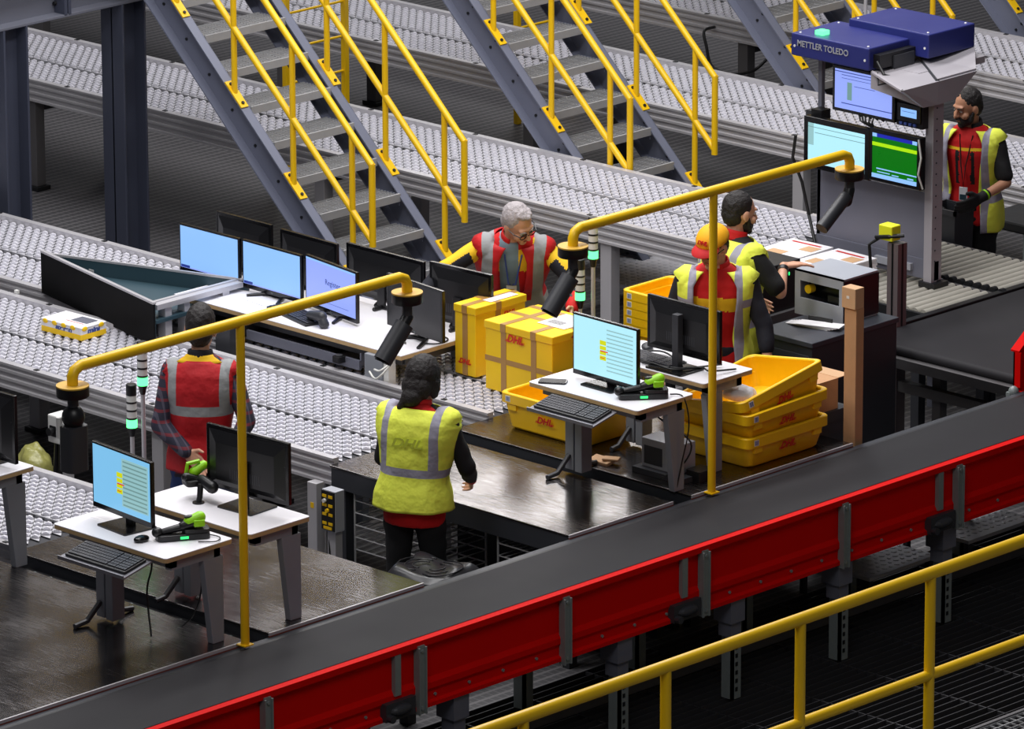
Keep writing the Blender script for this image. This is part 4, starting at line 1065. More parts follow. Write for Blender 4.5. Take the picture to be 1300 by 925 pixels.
def monitor(label, loc, rz, w=.50, h=.292, face='off', stand='plate', gap=.06, group='monitors', badge='hp', tilt=0):
    t = thing('monitor', label, 'monitor', loc, rz, group)
    z0 = gap; b = MB()
    b.box(-w/2, w/2, -.012, .010, z0, z0+h); o = b.build('bezel', 'blackgloss', t, bevel=.003)
    b = MB(); P = [(-w/2+.02, z0+.02), (w/2-.02, z0+.02), (w/2-.02, z0+h-.02), (-w/2+.02, z0+h-.02)]; Q = [(-w/2+.08, z0+.05), (w/2-.08, z0+.05), (w/2-.08, z0+h-.08), (-w/2+.08, z0+h-.08)]
    b.add([(x, .010, z) for x, z in P]+[(x, .030, z) for x, z in Q], [(0, 1, 5, 4), (1, 2, 6, 5), (2, 3, 7, 6), (3, 0, 4, 7), (4, 5, 6, 7)])
    b.box(-w/2+.02, w/2-.02, .010, .0125, z0+h*.60, z0+h*.615, 1)
    for q in range(14): b.box(-.10+q*.015, -.093+q*.015, .030, .031, z0+.07, z0+.12, 1)
    b.build('rear_cover', ['blackp', 'darkgrey'], t)
    cz = .028; m0 = .010
    sx0, sx1, sz0, sz1 = -w/2+m0, w/2-m0, z0+cz, z0+h-m0
    sw, shh = sx1-sx0, sz1-sz0
    S = MB(); y = -.0125
    def q(u0, u1, v0, v1, mi, k=1): S.box(sx0+u0*sw, sx0+u1*sw, y-.0006*k, y+.0002, sz0+v0*shh, sz0+v1*shh, mi)
    if face == 'off': q(0, 1, 0, 1, 0); mats = ['blackgloss']
    elif face == 'blue':
        q(0, 1, 0, 1, 0); q(0, 1, 0, .03, 1, 2); q(.01, .16, .01, .07, 2, 3); mats = [E_BLUE, E_VIOLET, E_INK]
    elif face == 'register':
        q(0, 1, 0, 1, 0); q(.16, .86, .12, .127, 1, 2); q(.0, 1, .96, 1, 2, 2); mats = [E_VIOLET, E_INK, E_BLUE]
    elif face in ('sort', 'sort2'):
        base = E_SKY if face == 'sort' else E_PALE
        q(0, 1, 0, 1, 0); q(.51, .97, .10, .92, 1, 2)
        for k in range(11): q(.53, .95, .12+k*.074, .145+k*.074, 2, 3)
        q(.42, .52, .30, .38, 3, 3); q(.42, .52, .40, .47, 3, 3); q(.42, .52, .49, .56, 3, 3); q(.42, .52, .58, .66, 3, 3)
        q(.43, .55, .455, .475, 4, 4); q(.43, .50, .335, .35, 4, 4)
        mats = [base, E_PANEL if face == 'sort' else E_PALE, E_LINE if face == 'sort' else E_PANEL, E_YEL, E_RED]
    sc = S.build('screen', mats, t)
    if face == 'register': text('screen_text', 'Register', .045, E_INK, sc, faceX((0.02, y-.0015, sz0+shh*.58)), .0003)
    # badges
    text('badge', 'hp', .016, 'zinc', t, faceX((0, -.0128, z0+.013)), .0003)
    text('badge', 'hp', .022, 'zinc', t, Matrix.Translation((-.13, .0128, z0+h*.30)) @ faceX((0, 0, 0), (-1, 0, 0)), .0005)
    b = MB(); b.box(w/2-.09, w/2-.05, .0095, .0135, z0+h*.38, z0+h*.38+.012); b.build('label_plate', 'zinc', t)
    b = MB()
    if stand == 'plate':
        b.box(-.028, .028, .028, .050, .006, z0+h*.55); b.build('stand_neck', 'blackp', t, bevel=.003)
        MB().rbox(-.115, .115, -.085, .115, 0, .008, .01).build('stand_base', 'blackgloss', t)
    elif stand == 'vee':
        b.box(-.03, .03, .028, .045, .02, z0+h*.5); b.build('stand_neck', 'blackp', t, bevel=.003)
        v = MB(); v.tube([(-.13, -.09, .008), (-.05, .03, .012), (.05, .03, .012), (.13, -.09, .008)], [.010, .014, .014, .010], 10); v.tube([(0, .03, .012), (0, .10, .010)], .012, 10); v.build('stand_base', 'blackp', t, smooth=40)
    elif stand == 'post':
        b.box(-.022, .022, .035, .075, 0, z0+h*.82); b.build('stand_neck', 'darkgrey', t, bevel=.003)
        MB().rbox(-.13, .13, -.02, .17, 0, .010, .012).build('stand_base', 'blackgloss', t)
    return t
gp = 'lit monitors in the front row of the bench'
monitor('lit blue monitor on the bench, leftmost of the front row', (-3.40, 1.02, BZ), 0, .50, .285, 'blue', 'vee', .020, gp)
monitor('lit blue monitor on the bench, middle of the three lit ones', (-2.88, 1.02, BZ), -.03, .50, .285, 'blue', 'vee', .020, gp)
monitor('lit violet monitor showing a word, half behind the end of the yellow arm', (-2.36, .985, BZ), -.16, .50, .300, 'register', 'vee', .015, gp)
monitor('switched off black monitor at the right end of the front row on the bench', (-1.665, .955, BZ), -.12, .50, .30, 'off', 'vee', .045, 'dark monitors on the bench')
gp = 'monitors seen from behind on the bench'
monitor('black monitor back behind the leftmost lit monitor on the bench', (-3.42, 1.31, BZ), PI, .46, .26, 'off', 'vee', .06, gp)
monitor('black monitor back behind the gap between the middle and violet lit monitors', (-2.88, 1.31, BZ), PI-.03, .48, .26, 'off', 'vee', .05, gp)
monitor('wide black monitor back behind the switched off monitor on the bench', (-2.27, 1.32, BZ), PI, .62, .29, 'off', 'vee', .04, gp)
monitor('black monitor back nearest the grey haired man, at the right end of the bench', (-1.66, 1.31, BZ), PI+.06, .46, .335, 'off', 'vee', .02, gp)

keyboard('black keyboard on the white bench in front of the violet monitor', (-2.52, .86, BZ), -.25)
keyboard('black keyboard on the grey pull-out tray under the bench', (-2.35, .80, BZ-.125), 0)
def gun(label, loc, rz, group=None):       # pistol grip scanner resting on its side in the bench
    t = thing('handheld_scanner', label, 'scanner', loc, rz)
    b = MB(); b.cap((-.06, 0, .035), (.05, 0, .05), .026, .03); b.cap((-.035, 0, .03), (-.075, -.0, .0), .016, .018); b.cap((.05, 0, .045), (.07, .0, .01), .024, .030)
    b.build('body', 'darkgrey', t, smooth=30); MB().cyl((.072, 0, .008), (.082, 0, -.006), .022, n=16).build('scan_window', 'blackgloss', t); return t
gun('grey handheld scanner lying on the front edge of the white bench', (-2.30, .80, BZ+.012), -.15)
t = thing('cable_box', 'small black cable reel on the front of the bench tray', 'box', (-1.98, .66, BZ-.12)); MB().rbox(-.03, .03, -.03, .03, 0, .035, .012).build('case', 'blackp', t); MB().lathe([(.0, .035), (.02, .035), (.02, .042), (.0, .042)]).build('cap', 'darkgrey', t)
t = thing('paper_sheet', 'white sheet of paper lying under the leftmost lit monitor', 'paper', (-3.12, .90, BZ), .1); b = MB().box(-.16, .16, -.10, .10, 0, .0015).build('sheet', 'paper', t)
t = thing('paper_sheet', 'white folder lying below the middle lit monitor on the bench', 'paper', (-2.86, .93, BZ), -.1); b = MB().box(-.15, .15, -.06, .06, 0, .003).build('sheet', 'paper', t)

# ------------------------------------------------------------------ guide chute on the conveyors
t = thing('guide_chute', 'black walled triangular guide chute with a grey green lining', 'chute', (-3.9, .6, 0))
A_, B_, C_ = Vector((-.50, .0, 0)), Vector((.80, -.31, 0)), Vector((.78, .42, 0))
def wall(mb, p, q, z0, z1, th=.012, mi=0):
    d = (q-p).normalized(); n = Vector((-d.y, d.x, 0))*th
    v = [p, q, q+n, p+n]; mb.add([(a.x, a.y, z) for z in (z0, z1) for a in v], [(0, 1, 2, 3), (4, 5, 6, 7), (0, 1, 5, 4), (1, 2, 6, 5), (2, 3, 7, 6), (3, 0, 4, 7)], mi)
b = MB(); wall(b, A_, B_, .755, 1.005); b.build('front_wall', 'blackboard', t)
b = MB(); wall(b, A_+Vector((0, .012, 0)), B_+Vector((0, .012, 0)), .76, 1.003, .004); wall(b, C_+Vector((.02, .02, 0)), A_+Vector((.03, .03, 0)), .80, .99, .012); b.build('lining', 'teal', t)
b = MB().add([(A_.x, A_.y, .90), (B_.x, B_.y+.02, .90), (C_.x, C_.y, .90), (A_.x, A_.y, .88), (B_.x, B_.y+.02, .88), (C_.x, C_.y, .88)], [(0, 1, 2), (3, 4, 5), (0, 1, 4, 3), (1, 2, 5, 4), (2, 0, 3, 5)]); b.build('chute_floor', 'teal', t)
b = MB(); wall(b, A_-Vector((0, .003, 0)), B_-Vector((0, .003, 0)), 1.0, 1.012, .022); wall(b, C_+Vector((.02, .02, 0)), A_+Vector((.03, .03, 0)), .985, .998, .014); b.build('top_edge', 'alu', t)
b = MB(); b.box(.70, .79, -.27, .40, .955, .985); b.box(.72, .74, -.27, .40, .985, .992); b.build('end_profile', 'alu', t)
for ya_, yb_ in ((-.20, -.15), (-.05, -.01), (.25, .30)): MB().box(.72, .78, ya_, yb_, .76, .955).build('end_post', 'alu', t)
MB().box(-.15, -.07, .0, .04, .90, .93).box(-.13, -.09, .04, .045, .9, .96).build('hinge_plate', 'grate', t)

# ------------------------------------------------------------------ parcels and cartons
t = thing('parcel', 'small yellow and white printed parcel lying on the conveyor beside the black guide', 'parcel', (-3.66, .185, T+.008), .03)
P = MB().box(-.165, .165, -.10, .10, 0, .034).build('yellow_base', 'carton', t, bevel=.004)
P = MB().box(-.163, .163, -.098, .098, .034, .066).build('printed_band', 'paper', t)
P = MB().box(-.166, .166, -.101, .101, .066, .078).build('lid', 'paper', t, bevel=.006)
for k in range(4): MB().ell((-.13+k*.075, -.0985, .066), (.022, .006, .014)).build('yellow_scallop', 'carton', t, smooth=0)
for k in range(2): MB().ell((.164, -.07+k*.13, .066), (.006, .022, .014)).build('yellow_scallop', 'carton', t, smooth=0)
MB().box(.0, .13, -.02, .07, .078, .080).build('top_sticker', 'machpanel', t)
MB().box(-.02, .12, -.04, -.035, .078, .0795).build('red_stripe', 'red_logo', t)
text('parcel_lettering', 'sparen', .038, 'lit_blue', t, faceX((.02, -.0985, .048)), .0005, .1, .002, sx=1.3)
text('parcel_lettering', 'mini', .040, 'lit_blue', t, Matrix.Translation((.1645, 0, .048)) @ faceX((0, 0, 0), (0, 1, 0)), .0005, .1, .002, sx=1.4)
tag(MB().box(-.012, .012, -.01, .01, 0, .02).build('reflector', 'whitep', loc=(-4.45, .452, T+.031)), 'tiny white reflector clipped on the rail left of the yellow parcel', 'reflector')

def carton(label, x0, x1, y0, y1, z0, z1, big=True):
    t = thing('carton', label, 'box', ((x0+x1)/2, (y0+y1)/2, z0), group='yellow taped cartons')
    w, d, h = (x1-x0)/2, (y1-y0)/2, z1-z0
    MB().box(-w, w, -d, d, 0, h-.035).build('box_body', 'carton', t, bevel=.004)
    MB().box(-w-.006, w+.006, -d-.006, d+.006, h-.045, h).build('lid', 'carton', t, bevel=.005)
    b = MB(); e = .0022
    def strapx(x): b.box(x-.02, x+.02, -d-.006-e, d+.006+e, h, h+e); b.box(x-.02, x+.02, -d-.006-e, -d-.006, h-.045, h); b.box(x-.02, x+.02, -d-e, -d, .0, h-.04)
    def strapy(y): b.box(-w-.006, w+.006+e, y-.02, y+.02, h, h+e*.7); b.box(w+.006, w+.006+e, y-.02, y+.02, h-.045, h); b.box(w, w+e, y-.02, y+.02, 0, h-.04)
    if big:
        strapx(-w*.45); strapx(w*.45); strapy(0); strapy(d*.75); b.box(-w-e, w+e, -d-e*.7, -d, h*.42, h*.42+.03); b.box(w, w+e*.7, -d, d, h*.36, h*.36+.03)
    else:
        strapy(-d*.1); strapx(0)
    b.build('packing_tape', 'tape', t)
    MB().box(w*.0, w*.8, -d*.3, d*.8, h+e, h+.004).build('address_label', 'paper', t)
    if big:
        c = MB()
        for k in range(9): c.box(w*.12+k*.012, w*.12+k*.012+.006, -d*.1, d*.2, h+.004, h+.0045)
        c.build('barcode', 'blackp', t)
    logo(t, Matrix.Translation((w+.0065+(0 if big else .002), -d*.1 if big else d*.3, h-.022 if big else h*.80)) @ faceX((0, 0, 0), (0, 1, 0)), .09 if big else .11)
    logo(t, faceX((-w*.1 if big else 0, -d-.0075, h*.82 if big else h*.2)), .14 if big else .10)
    if big: MB().cyl((w*.9, -d-.004, h*.22), (w*.9, -d, h*.22), .016).build('round_seal', 'whitep', t)
    return t
carton('large yellow carton bound with brown tape, in front of the grey haired man', -1.17, -.66, 1.00, 1.42, T+.012, 1.145)
carton('smaller yellow carton partly hidden between the bench and the large taped carton', -1.505, -1.345, 1.10, 1.50, T+.012, 1.155, False)

def crate(label, loc, w=.66, d=.42, h=.20, rz=0, rot=None, group='yellow plastic crates'):      # long side along local X; front faces -Y
    t = thing('crate', label, 'crate', loc, rz, group, rot=rot)
    def ring(a, b_, z, r=.04, n=5):
        pts = []
        for cx, cy, a0 in ((a-r, b_-r, 0), (-a+r, b_-r, PI/2), (-a+r, -b_+r, PI), (a-r, -b_+r, 1.5*PI)):
            for k in range(n+1):
                q = a0+PI/2*k/n; pts.append(Vector((cx+r*math.cos(q), cy+r*math.sin(q), z)))
        return pts
    a, c = w/2, d/2; k = .86
    R_ = [ring(a*k-.012, c*k-.012, 0), ring(a*k, c*k, .012), ring(a*.955, c*.94, h-.055), ring(a, c, h-.055), ring(a, c, h-.004), ring(a-.004, c-.004, h), ring(a-.02, c-.02, h), ring(a-.024, c-.024, h-.006), ring(a*.955-.006, c*.94-.006, h-.055), ring(a*k-.005, c*k-.005, .012), ring(a*k-.02, c*k-.02, .006)]
    b = MB(); b.loft(R_); b.build('tub', 'crate', t, smooth=35)
    for sx in (-1, 1): MB().box(sx*a*.72-.03, sx*a*.72+.03, -c*.955-.004, -c*.92, h-.09, h-.055).build('rib', 'crate', t)
    b = MB(); b.box(-a+.05, -a+.085, -c-.0015, -c, h-.045, h-.013); b.box(-a-.0015, -a, -.02, .015, h-.045, h-.013); b.box(a, a+.0015, -c+.07, -c+.105, h-.045, h-.013); b.build('sticker', 'whitep', t)
    b = MB()
    for q in range(3): b.box(-a+.056+q*.009, -a+.061+q*.009, -c-.0022, -c-.0015, h-.041, h-.017); b.box(-a-.0022, -a-.0015, -.016+q*.009, -.011+q*.009, h-.041, h-.017)
    b.build('sticker_code', 'lit_blue', t)
    logo(t, faceX((.0, -c*.93-.006, h*.46), (1, 0, 0), (0, -.12, 1)), .13)
    return t
# stack of three at right: long side along world Y, logo side faces +X
g3 = 'three yellow crates nested at the right end of the steel table'
crate('yellow crate at the bottom of the stack of three on the right steel table', (.635, 1.19, T+.003), d=.54, h=.175, rot=(0, 0, PI/2), group=g3)
crate('yellow crate in the middle of the stack of three on the right steel table', (.635, 1.19, T+.142), d=.54, h=.175, rot=(0, -.03, PI/2), group=g3)
t = crate('tilted yellow crate on top of the stack of three, with a white bag in it', (.635, 1.20, T+.222), d=.54, h=.175, rot=(-.15, -.165, PI/2), group=g3)
crate('single yellow crate standing under the lit monitor desk, left of its leg', (-.30, .76, T+.003), rz=0)
g5 = 'five nested yellow crates behind the keyboard desk'
for k, lb in enumerate(('lowest of the five nested yellow crates behind the dark desk monitor', 'second from the bottom of the five nested yellow crates behind the dark desk monitor', 'middle one of the five nested yellow crates behind the dark desk monitor', 'second from the top of the five nested yellow crates behind the dark desk monitor', 'topmost of the five nested yellow crates behind the dark desk monitor')):
    crate(lb, (-1.02, 2.42, .66+k*.048), w=.52, d=.42, h=.20, rz=0, group=g5)
t = thing('trolley', 'low dark trolley carrying the five nested yellow crates', 'trolley', (-1.02, 2.42, 0))
MB().box(-.27, .27, -.22, .22, .63, .655).build('deck', 'darksteel', t)
for sx in (-1, 1):
    for sy in (-1, 1): MB().box(sx*.24-.02, sx*.24+.02, sy*.19-.02, sy*.19+.02, .06, .63).cyl((sx*.24-.015, sy*.19, .03), (sx*.24+.015, sy*.19, .03), .03).build('leg', 'darksteel', t)
# bag in the tilted crate
def blob(name, label, cat, c, r, m, seed=0, amp=.25, flat=True):
    t = MB().ell((0, 0, 0), r, nu=40, nv=26).build(name, m, smooth=0)
    for v in t.data.vertices:
        n_ = noise.noise(v.co*11+Vector((seed, 0, 0)))+.5*noise.noise(v.co*26+Vector((0, seed, 0))); v.co *= 1+amp*n_
        if flat: v.co.z = max(v.co.z, -r[2]*.55)
    t.location = c; return tag(t, label, cat)
blob('plastic_bag', 'white plastic bag lying in the tilted yellow crate', 'bag', (.73, .99, 1.115), (.10, .085, .045), 'bagwhite', 3)
t = thing('carton', 'brown open carton standing behind the stack of three yellow crates', 'box', (.56, 1.72, .80)); b = MB().box(-.17, .17, -.10, .06, .06, .23); b.build('box_body', 'cardboard', t)
MB().box(-.17, .17, .06, .16, .228, .232).box(-.17, .17, -.2, -.10, .228, .232).build('flap', 'kraft', t)
MB().box(-.19, .19, -.12, .14, .0, .06).build('base_tray', 'darksteel', t)
for sx in (-.17, .17): MB().box(sx-.01, sx+.01, -.11, .12, -.80, .0).build('leg', 'darksteel', t)

# ------------------------------------------------------------------ small desks
def desk(label, x0, x1, y0, y1, z=1.26, foot=T, ped=.12, ly=0):
    t = thing('desk', label, 'desk', ((x0+x1)/2, (y0+y1)/2, 0), group='small white standing desks')
    w, d = (x1-x0)/2, (y1-y0)/2
    MB().rbox(-w, w, -d, d, z-.004, z, .018).build('worktop', 'white_lam', t)
    MB().rbox(-w, w, -d, d, z-.024, z-.0045, .018).build('edge_band', 'ply', t)
    b = MB(); b.box(-w+.05, w-.03, d-.10, d-.06, z-.08, z-.0245); b.box(-w+.05, w-.03, -d+.06, -d+.10, z-.07, z-.0245); b.box(w-.07, w-.03, -d+.06, d-.06, z-.08, z-.025); b.build('under_frame', 'grey_leg', t)
    b = MB(); # tapered end leg
    y1_ = d-.07-ly; b.add([(w-.07, y1_-.10, z-.08), (w-.03, y1_-.10, z-.08), (w-.03, y1_+.03, z-.08), (w-.07, y1_+.03, z-.08), (w-.07, y1_-.045, foot), (w-.03, y1_-.045, foot), (w-.03, y1_+.03, foot), (w-.07, y1_+.03, foot)], [(0, 1, 2, 3), (4, 5, 6, 7), (0, 1, 5, 4), (1, 2, 6, 5), (2, 3, 7, 6), (3, 0, 4, 7)])
    b.build('leg', 'grey_leg', t, bevel=.003)
    b = MB(); b.box(-w+ped-.03, -w+ped+.03, -.03, .03, foot+.02, z-.025); b.box(-w+ped+.05, -w+ped+.10, -.04, .04, foot+.02, z-.025); b.build('pedestal', 'grey_leg', t, bevel=.003)
    b = MB(); b.tube([(-w+ped, -.03, foot+.10), (-w+ped, -.12, foot+.02), (-w+ped, -d+.02, foot+.012)], .014, 8); b.tube([(-w+ped, .03, foot+.10), (-w+ped, .12, foot+.02), (-w+ped, d-.04, foot+.012)], .014, 8); b.build('foot', 'darkgrey', t)
    return t
desk('white desk at bottom left with the lit monitor and the keyboard on a bracket', .10, .91, -3.33, -2.885)
desk('white desk behind the left one, carrying the monitor seen from behind', .10, .93, -2.79, -2.38)
desk('white desk in the middle with the lit monitor and a black phone', .10, .885, .02, .455)
desk('white desk right of the middle one, crossed by the yellow post', .00, .805, .62, 1.01, ly=.17)
desk('white desk cut off by the left edge of the picture', -1.5, -.67, -3.20, -2.76)
# keyboards on brackets in front of the desks
def kb_bracket(label, x, y, z, rz, tilt, k):
    t = thing('keyboard_bracket', label, 'bracket', (x, y, z), 0, 'keyboard brackets', rot=(tilt, 0, rz))
    MB().box(-.235, .235, -.10, .09, -.008, 0).box(-.235, .235, -.104, -.098, -.008, .012).build('tray', 'keyboard', t)
    MB().box(-.03, .03, .02, .16, -.03, -.008).build('arm', 'darksteel', t)
kb_bracket('grey keyboard bracket on the front of the bottom left desk', .57, -3.41, 1.205, .0, .22, 0)
keyboard('black keyboard held in front of the bottom left desk', (.57, -3.41, 1.2055), 0, .22, w=.43)
kb_bracket('grey keyboard bracket on the front of the middle desk', .50, -.06, 1.205, .0, .22, 0)
keyboard('black keyboard held in front of the middle desk', (.50, -.06, 1.2055), 0, .22, w=.43)

monitor('lit monitor with a yellow list on the bottom left desk', (.40, -3.13, 1.26), -.10, .48, .335, 'sort', 'plate', .055, 'lit desk monitors')
monitor('lit monitor with a yellow list on the middle desk', (.46, .24, 1.26), -.03, .48, .335, 'sort2', 'plate', .025, 'lit desk monitors')
monitor('black monitor back on the left pair of desks, half behind the yellow post', (.60, -2.48, 1.26), PI+.06, .55, .32, 'off', 'plate', .06, 'desk monitors seen from behind')
monitor('black monitor back on the right desk, reflecting green light, crossed by the yellow post', (.50, .80, 1.26), PI, .52, .29, 'off', 'post', .06, 'desk monitors seen from behind')
monitor('black monitor back cut off by the left edge of the picture', (-.93, -2.87, 1.26), PI, .50, .36, 'off', 'plate', .03, 'desk monitors seen from behind')

def cradle(label, loc, rz, upright=False):
    t = thing('handheld_scanner', label, 'scanner', loc, rz, 'black and lime handheld scanners')
    b = MB(); b.rbox(-.045, .045, -.13, .13, 0, .03, .02); b.rbox(-.04, .04, .0, .13, .03, .05, .02); b.build('cradle', 'blackp', t, bevel=.003)
    b = MB(); b.cap((0, .07, .085), (0, .0, .060), .030, .024); b.cap((0, .0, .058), (0, -.10, .040), .020, .016); b.build('handle', 'blackp', t, smooth=30)
    b = MB(); b.cap((0, .085, .100), (0, .030, .080), .030, .026); b.box(-.036, .036, .05, .105, .062, .095); b.build('lime_shell', 'green_acc', t, smooth=30, bevel=.004)
    MB().ell((0, .04, .108), (.014, .035, .008)).build('dark_stripe', 'blackp', t)
    MB().ell((0, -.125, .04), (.028, .028, .026)).build('grip_end', 'blackp', t, smooth=30)
    MB().box(.045, .047, -.02, .02, .010, .022).build('status_light', E_LEDS, t)
    return t
cradle('lime and black handheld scanner in its cradle on the bottom left desk', (.73, -3.05, 1.26), -.55)
cradle('lime and black handheld scanner in its cradle on the middle desk', (.74, .22, 1.26), -.70)
t = thing('handheld_scanner', 'lime and black scanner on a curved stand on the left rear desk', 'scanner', (.30, -2.56, 1.26), -.4, 'black and lime handheld scanners')
b = MB(); b.rbox(-.05, .05, -.06, .06, .07, .10, .02); b.cap((0, .02, .08), (.0, -.05, .11), .03, .024); b.build('cradle', 'blackp', t, bevel=.003)
b = MB(); b.tube([(.02, .02, .09), (.07, .0, .08), (.085, -.01, .03), (.09, -.02, .0)], [.012, .015, .015, .012], 10); b.lathe([(.0, 0), (.03, 0), (.03, .006), (0, .006)], (.09, -.02, 0)); b.build('stand', 'blackp', t, smooth=30)
b = MB(); b.cap((-.02, .0, .125), (-.02, .05, .155), .026, .024); b.tube([(-.03, -.04, .11), (-.03, -.03, .17), (-.02, .03, .18)], .011, 8); b.build('lime_shell', 'green_acc', t, smooth=30)
b = MB(); b.cap((.04, .02, .10), (.13, .04, .085), .026, .032); b.build('handle', 'blackp', t, smooth=30)
t = thing('computer_mouse', 'black mouse on the bottom left desk beside the lime scanner', 'mouse', (.62, -3.22, 1.26)); MB().ell((0, 0, .012), (.03, .045, .018)).build('shell', 'blackgloss', t, smooth=0)
t = thing('computer_mouse', 'black mouse on the right desk left of the dark monitor', 'mouse', (.14, .90, 1.26), .7); MB().ell((0, 0, .014), (.033, .055, .02)).build('shell', 'darkgrey', t, smooth=0); MB().box(-.002, .002, .0, .05, .03, .034).build('wheel_slot', 'blackp', t)
t = thing('mobile_phone', 'black mobile phone lying on the middle desk', 'phone', (.205, .10, 1.26), -1.0); MB().rbox(-.038, .038, -.075, .075, 0, .010, .012).build('case', 'blackgloss', t)
MB().rbox(-.034, .034, -.068, .068, .010, .0105, .01).build('screen', 'blackp', t)
keyboard('grey keyboard on the right desk left of the dark monitor', (.30, .76, 1.26), .0, 0, .38)
t = thing('paper_sheet', 'sheet of paper on the bottom left desk behind the lit monitor', 'paper', (.20, -3.03, 1.26), .1); MB().box(-.08, .10, -.10, .09, 0, .001).build('sheet', 'paper', t)
def cable(label, pts, r=.004, m='cable', grp='loose cables'):
    # smooth through the points
    P = [Vector(p) for p in pts]; out = []
    for i in range(len(P)-1):
        p0 = P[max(i-1, 0)]; p1 = P[i]; p2 = P[i+1]; p3 = P[min(i+2, len(P)-1)]
        for k in range(6):
            u = k/6; out.append(.5*((2*p1)+(p2-p0)*u+(2*p0-5*p1+4*p2-p3)*u*u+(3*p1-p0-3*p2+p3)*u**3))
    out.append(P[-1]); o = MB().tube(out, r, 6).build('cable', m, smooth=0); return tag(o, label, 'cable', grp)
cable('black cable hanging under the bottom left desk, beside its leg', [(.86, -3.05, 1.22), (.82, -3.02, 1.0), (.72, -2.98, .85), (.60, -2.95, T+.01)], .004)
cable('thin black cable looping on the bottom left desk beside the scanner', [(.75, -2.95, 1.268), (.86, -2.93, 1.268), (.90, -2.99, 1.268), (.84, -3.05, 1.266)], .003)
cable('black cables dropping below the centre of the bottom left desk', [(.55, -3.1, 1.22), (.58, -3.12, 1.1), (.52, -3.1, .95), (.60, -3.15, T+.01)], .005)
cable('black cable from the middle desk scanner over the desk edge', [(.82, .34, 1.27), (.88, .38, 1.255), (.90, .40, 1.1), (.87, .38, .9), (.85, .36, .75)], .004)
cable('curved black cable under the middle desk by the grey box', [(.55, .30, 1.22), (.70, .42, 1.08), (.84, .48, .98), (.80, .46, .85), (.70, .40, .77)], .005)
cable('tangled black cables on the right desk behind the lit monitor', [(.10, .70, 1.27), (.25, .88, 1.275), (.42, .80, 1.27), (.30, .68, 1.275), (.52, .72, 1.27), (.66, .92, 1.275)], .005)
cable('second tangle of black cables on the right desk by the stand', [(.18, .66, 1.285), (.40, .66, 1.285), (.55, .66, 1.28), (.62, .80, 1.275), (.72, .76, 1.285), (.76, .92, 1.27)], .005)
cable('black cable on the bench beside the switched off monitor', [(-1.60, .93, BZ+.006), (-1.53, 1.0, BZ+.006), (-1.56, 1.1, BZ+.006), (-1.7, 1.12, BZ+.006)], .004)
cable('white cable coiled round the grey pedestal at the right end of the bench', [(-1.66, .62, .84), (-1.57, .58, .86), (-1.55, .66, .90), (-1.62, .60, .80), (-1.70, .62, .82)], .006, 'cable_w')
cable('black cable hanging in a loop from the far conveyor left of the third staircase', [(-6.23, 8.46, .70), (-6.2, 8.32, .70), (-6.16, 8.3, .60), (-6.11, 8.3, .47), (-5.95, 8.3, .44), (-5.78, 8.3, .48), (-5.67, 8.3, .54), (-5.66, 8.46, .64)], .011)
# boxes under the middle desk
t = thing('computer_case', 'light grey computer box standing under the middle desk', 'computer', (.60, .56, T)); MB().box(-.13, .13, -.06, .08, .03, .19).build('case', 'greybox', t, bevel=.004)
MB().box(-.16, .2, -.1, .12, .0, .03).build('base', 'darksteel', t); MB().box(-.11, .02, -.062, -.06, .05, .15).build('front_panel', 'darkgrey', t)
t = thing('power_adapter', 'black power adapter block on the steel table beside the grey computer box', 'adapter', (.80, .60, T)); MB().rbox(-.05, .05, -.06, .06, 0, .06, .01).build('block', 'blackp', t)
t = thing('paper_bundle', 'folded brown paper lying behind the middle desk pedestal', 'paper', (.22, .46, T)); MB().bx((0, 0, .012), (.14, .07, .02), 0, Matrix.Rotation(.2, 3, 'X')).bx((.05, .02, .028), (.09, .06, .012), 0, Matrix.Rotation(.5, 3, 'Z')).build('bundle', 'kraft', t, bevel=.004)
for xx, yy, lb in ((.24, -3.05, 'dark box with a red tag under the bottom left desk'), (.24, .20, 'dark box with a red tag under the middle desk')):
    t = thing('power_box', lb, 'box', (xx, yy, 1.05)); MB().box(-.02, .10, -.05, .03, 0, .16).build('housing', 'blackp', t, bevel=.003); MB().box(.10, .104, -.04, -.0, .05, .11).build('red_tag', 'red_logo', t); MB().box(.0, .08, -.05, -.03, .16, .19).build('clamp', 'darksteel', t)

# ------------------------------------------------------------------ signal towers
def tower(label, x, y, ztop):
    t = thing('signal_tower', label, 'signal light', (x, y, 0), group='green lit signal towers'); r = .028
    z = ztop; MB().lathe([(0, z-.06), (r, z-.06), (r, z-.004), (r-.004, z), (0, z)]).build('top_module', 'blackp', t, smooth=40)
    z -= .06
    for k in range(3):
        MB().lathe([(0, z-.034), (r*.96, z-.034), (r*.96, z), (0, z)]).build('white_module', 'whitep', t, smooth=40); z -= .034
        MB().lathe([(0, z-.010), (r, z-.010), (r, z), (0, z)]).build('ring', 'blackp', t, smooth=40); z -= .010
    MB().lathe([(0, z-.045), (r*1.02, z-.045), (r*1.02, z), (0, z)]).build('green_lamp', E_LED, t, smooth=40); z -= .045
    MB().lathe([(0, z-.05), (.014, z-.05), (.02, z-.02), (r, z), (0, z)]).build('base_module', 'blackp', t, smooth=40)
    MB().cyl((0, 0, 0), (0, 0, z-.03), .012).lathe([(0, 0), (.05, 0), (.05, .012), (0, .012)]).build('pole', 'alu', t, smooth=40)
tower('taller green lit signal tower beside the man in the red vest', -1.27, -1.47, 1.52)
tower('shorter green lit signal tower beside the man in the red vest', -1.36, -1.47, 1.27)
tower('taller green lit signal tower beneath the right yellow arm', -1.07, 1.76, 1.60)
tower('shorter green lit signal tower right of the grey haired man', -1.17, 1.76, 1.34)
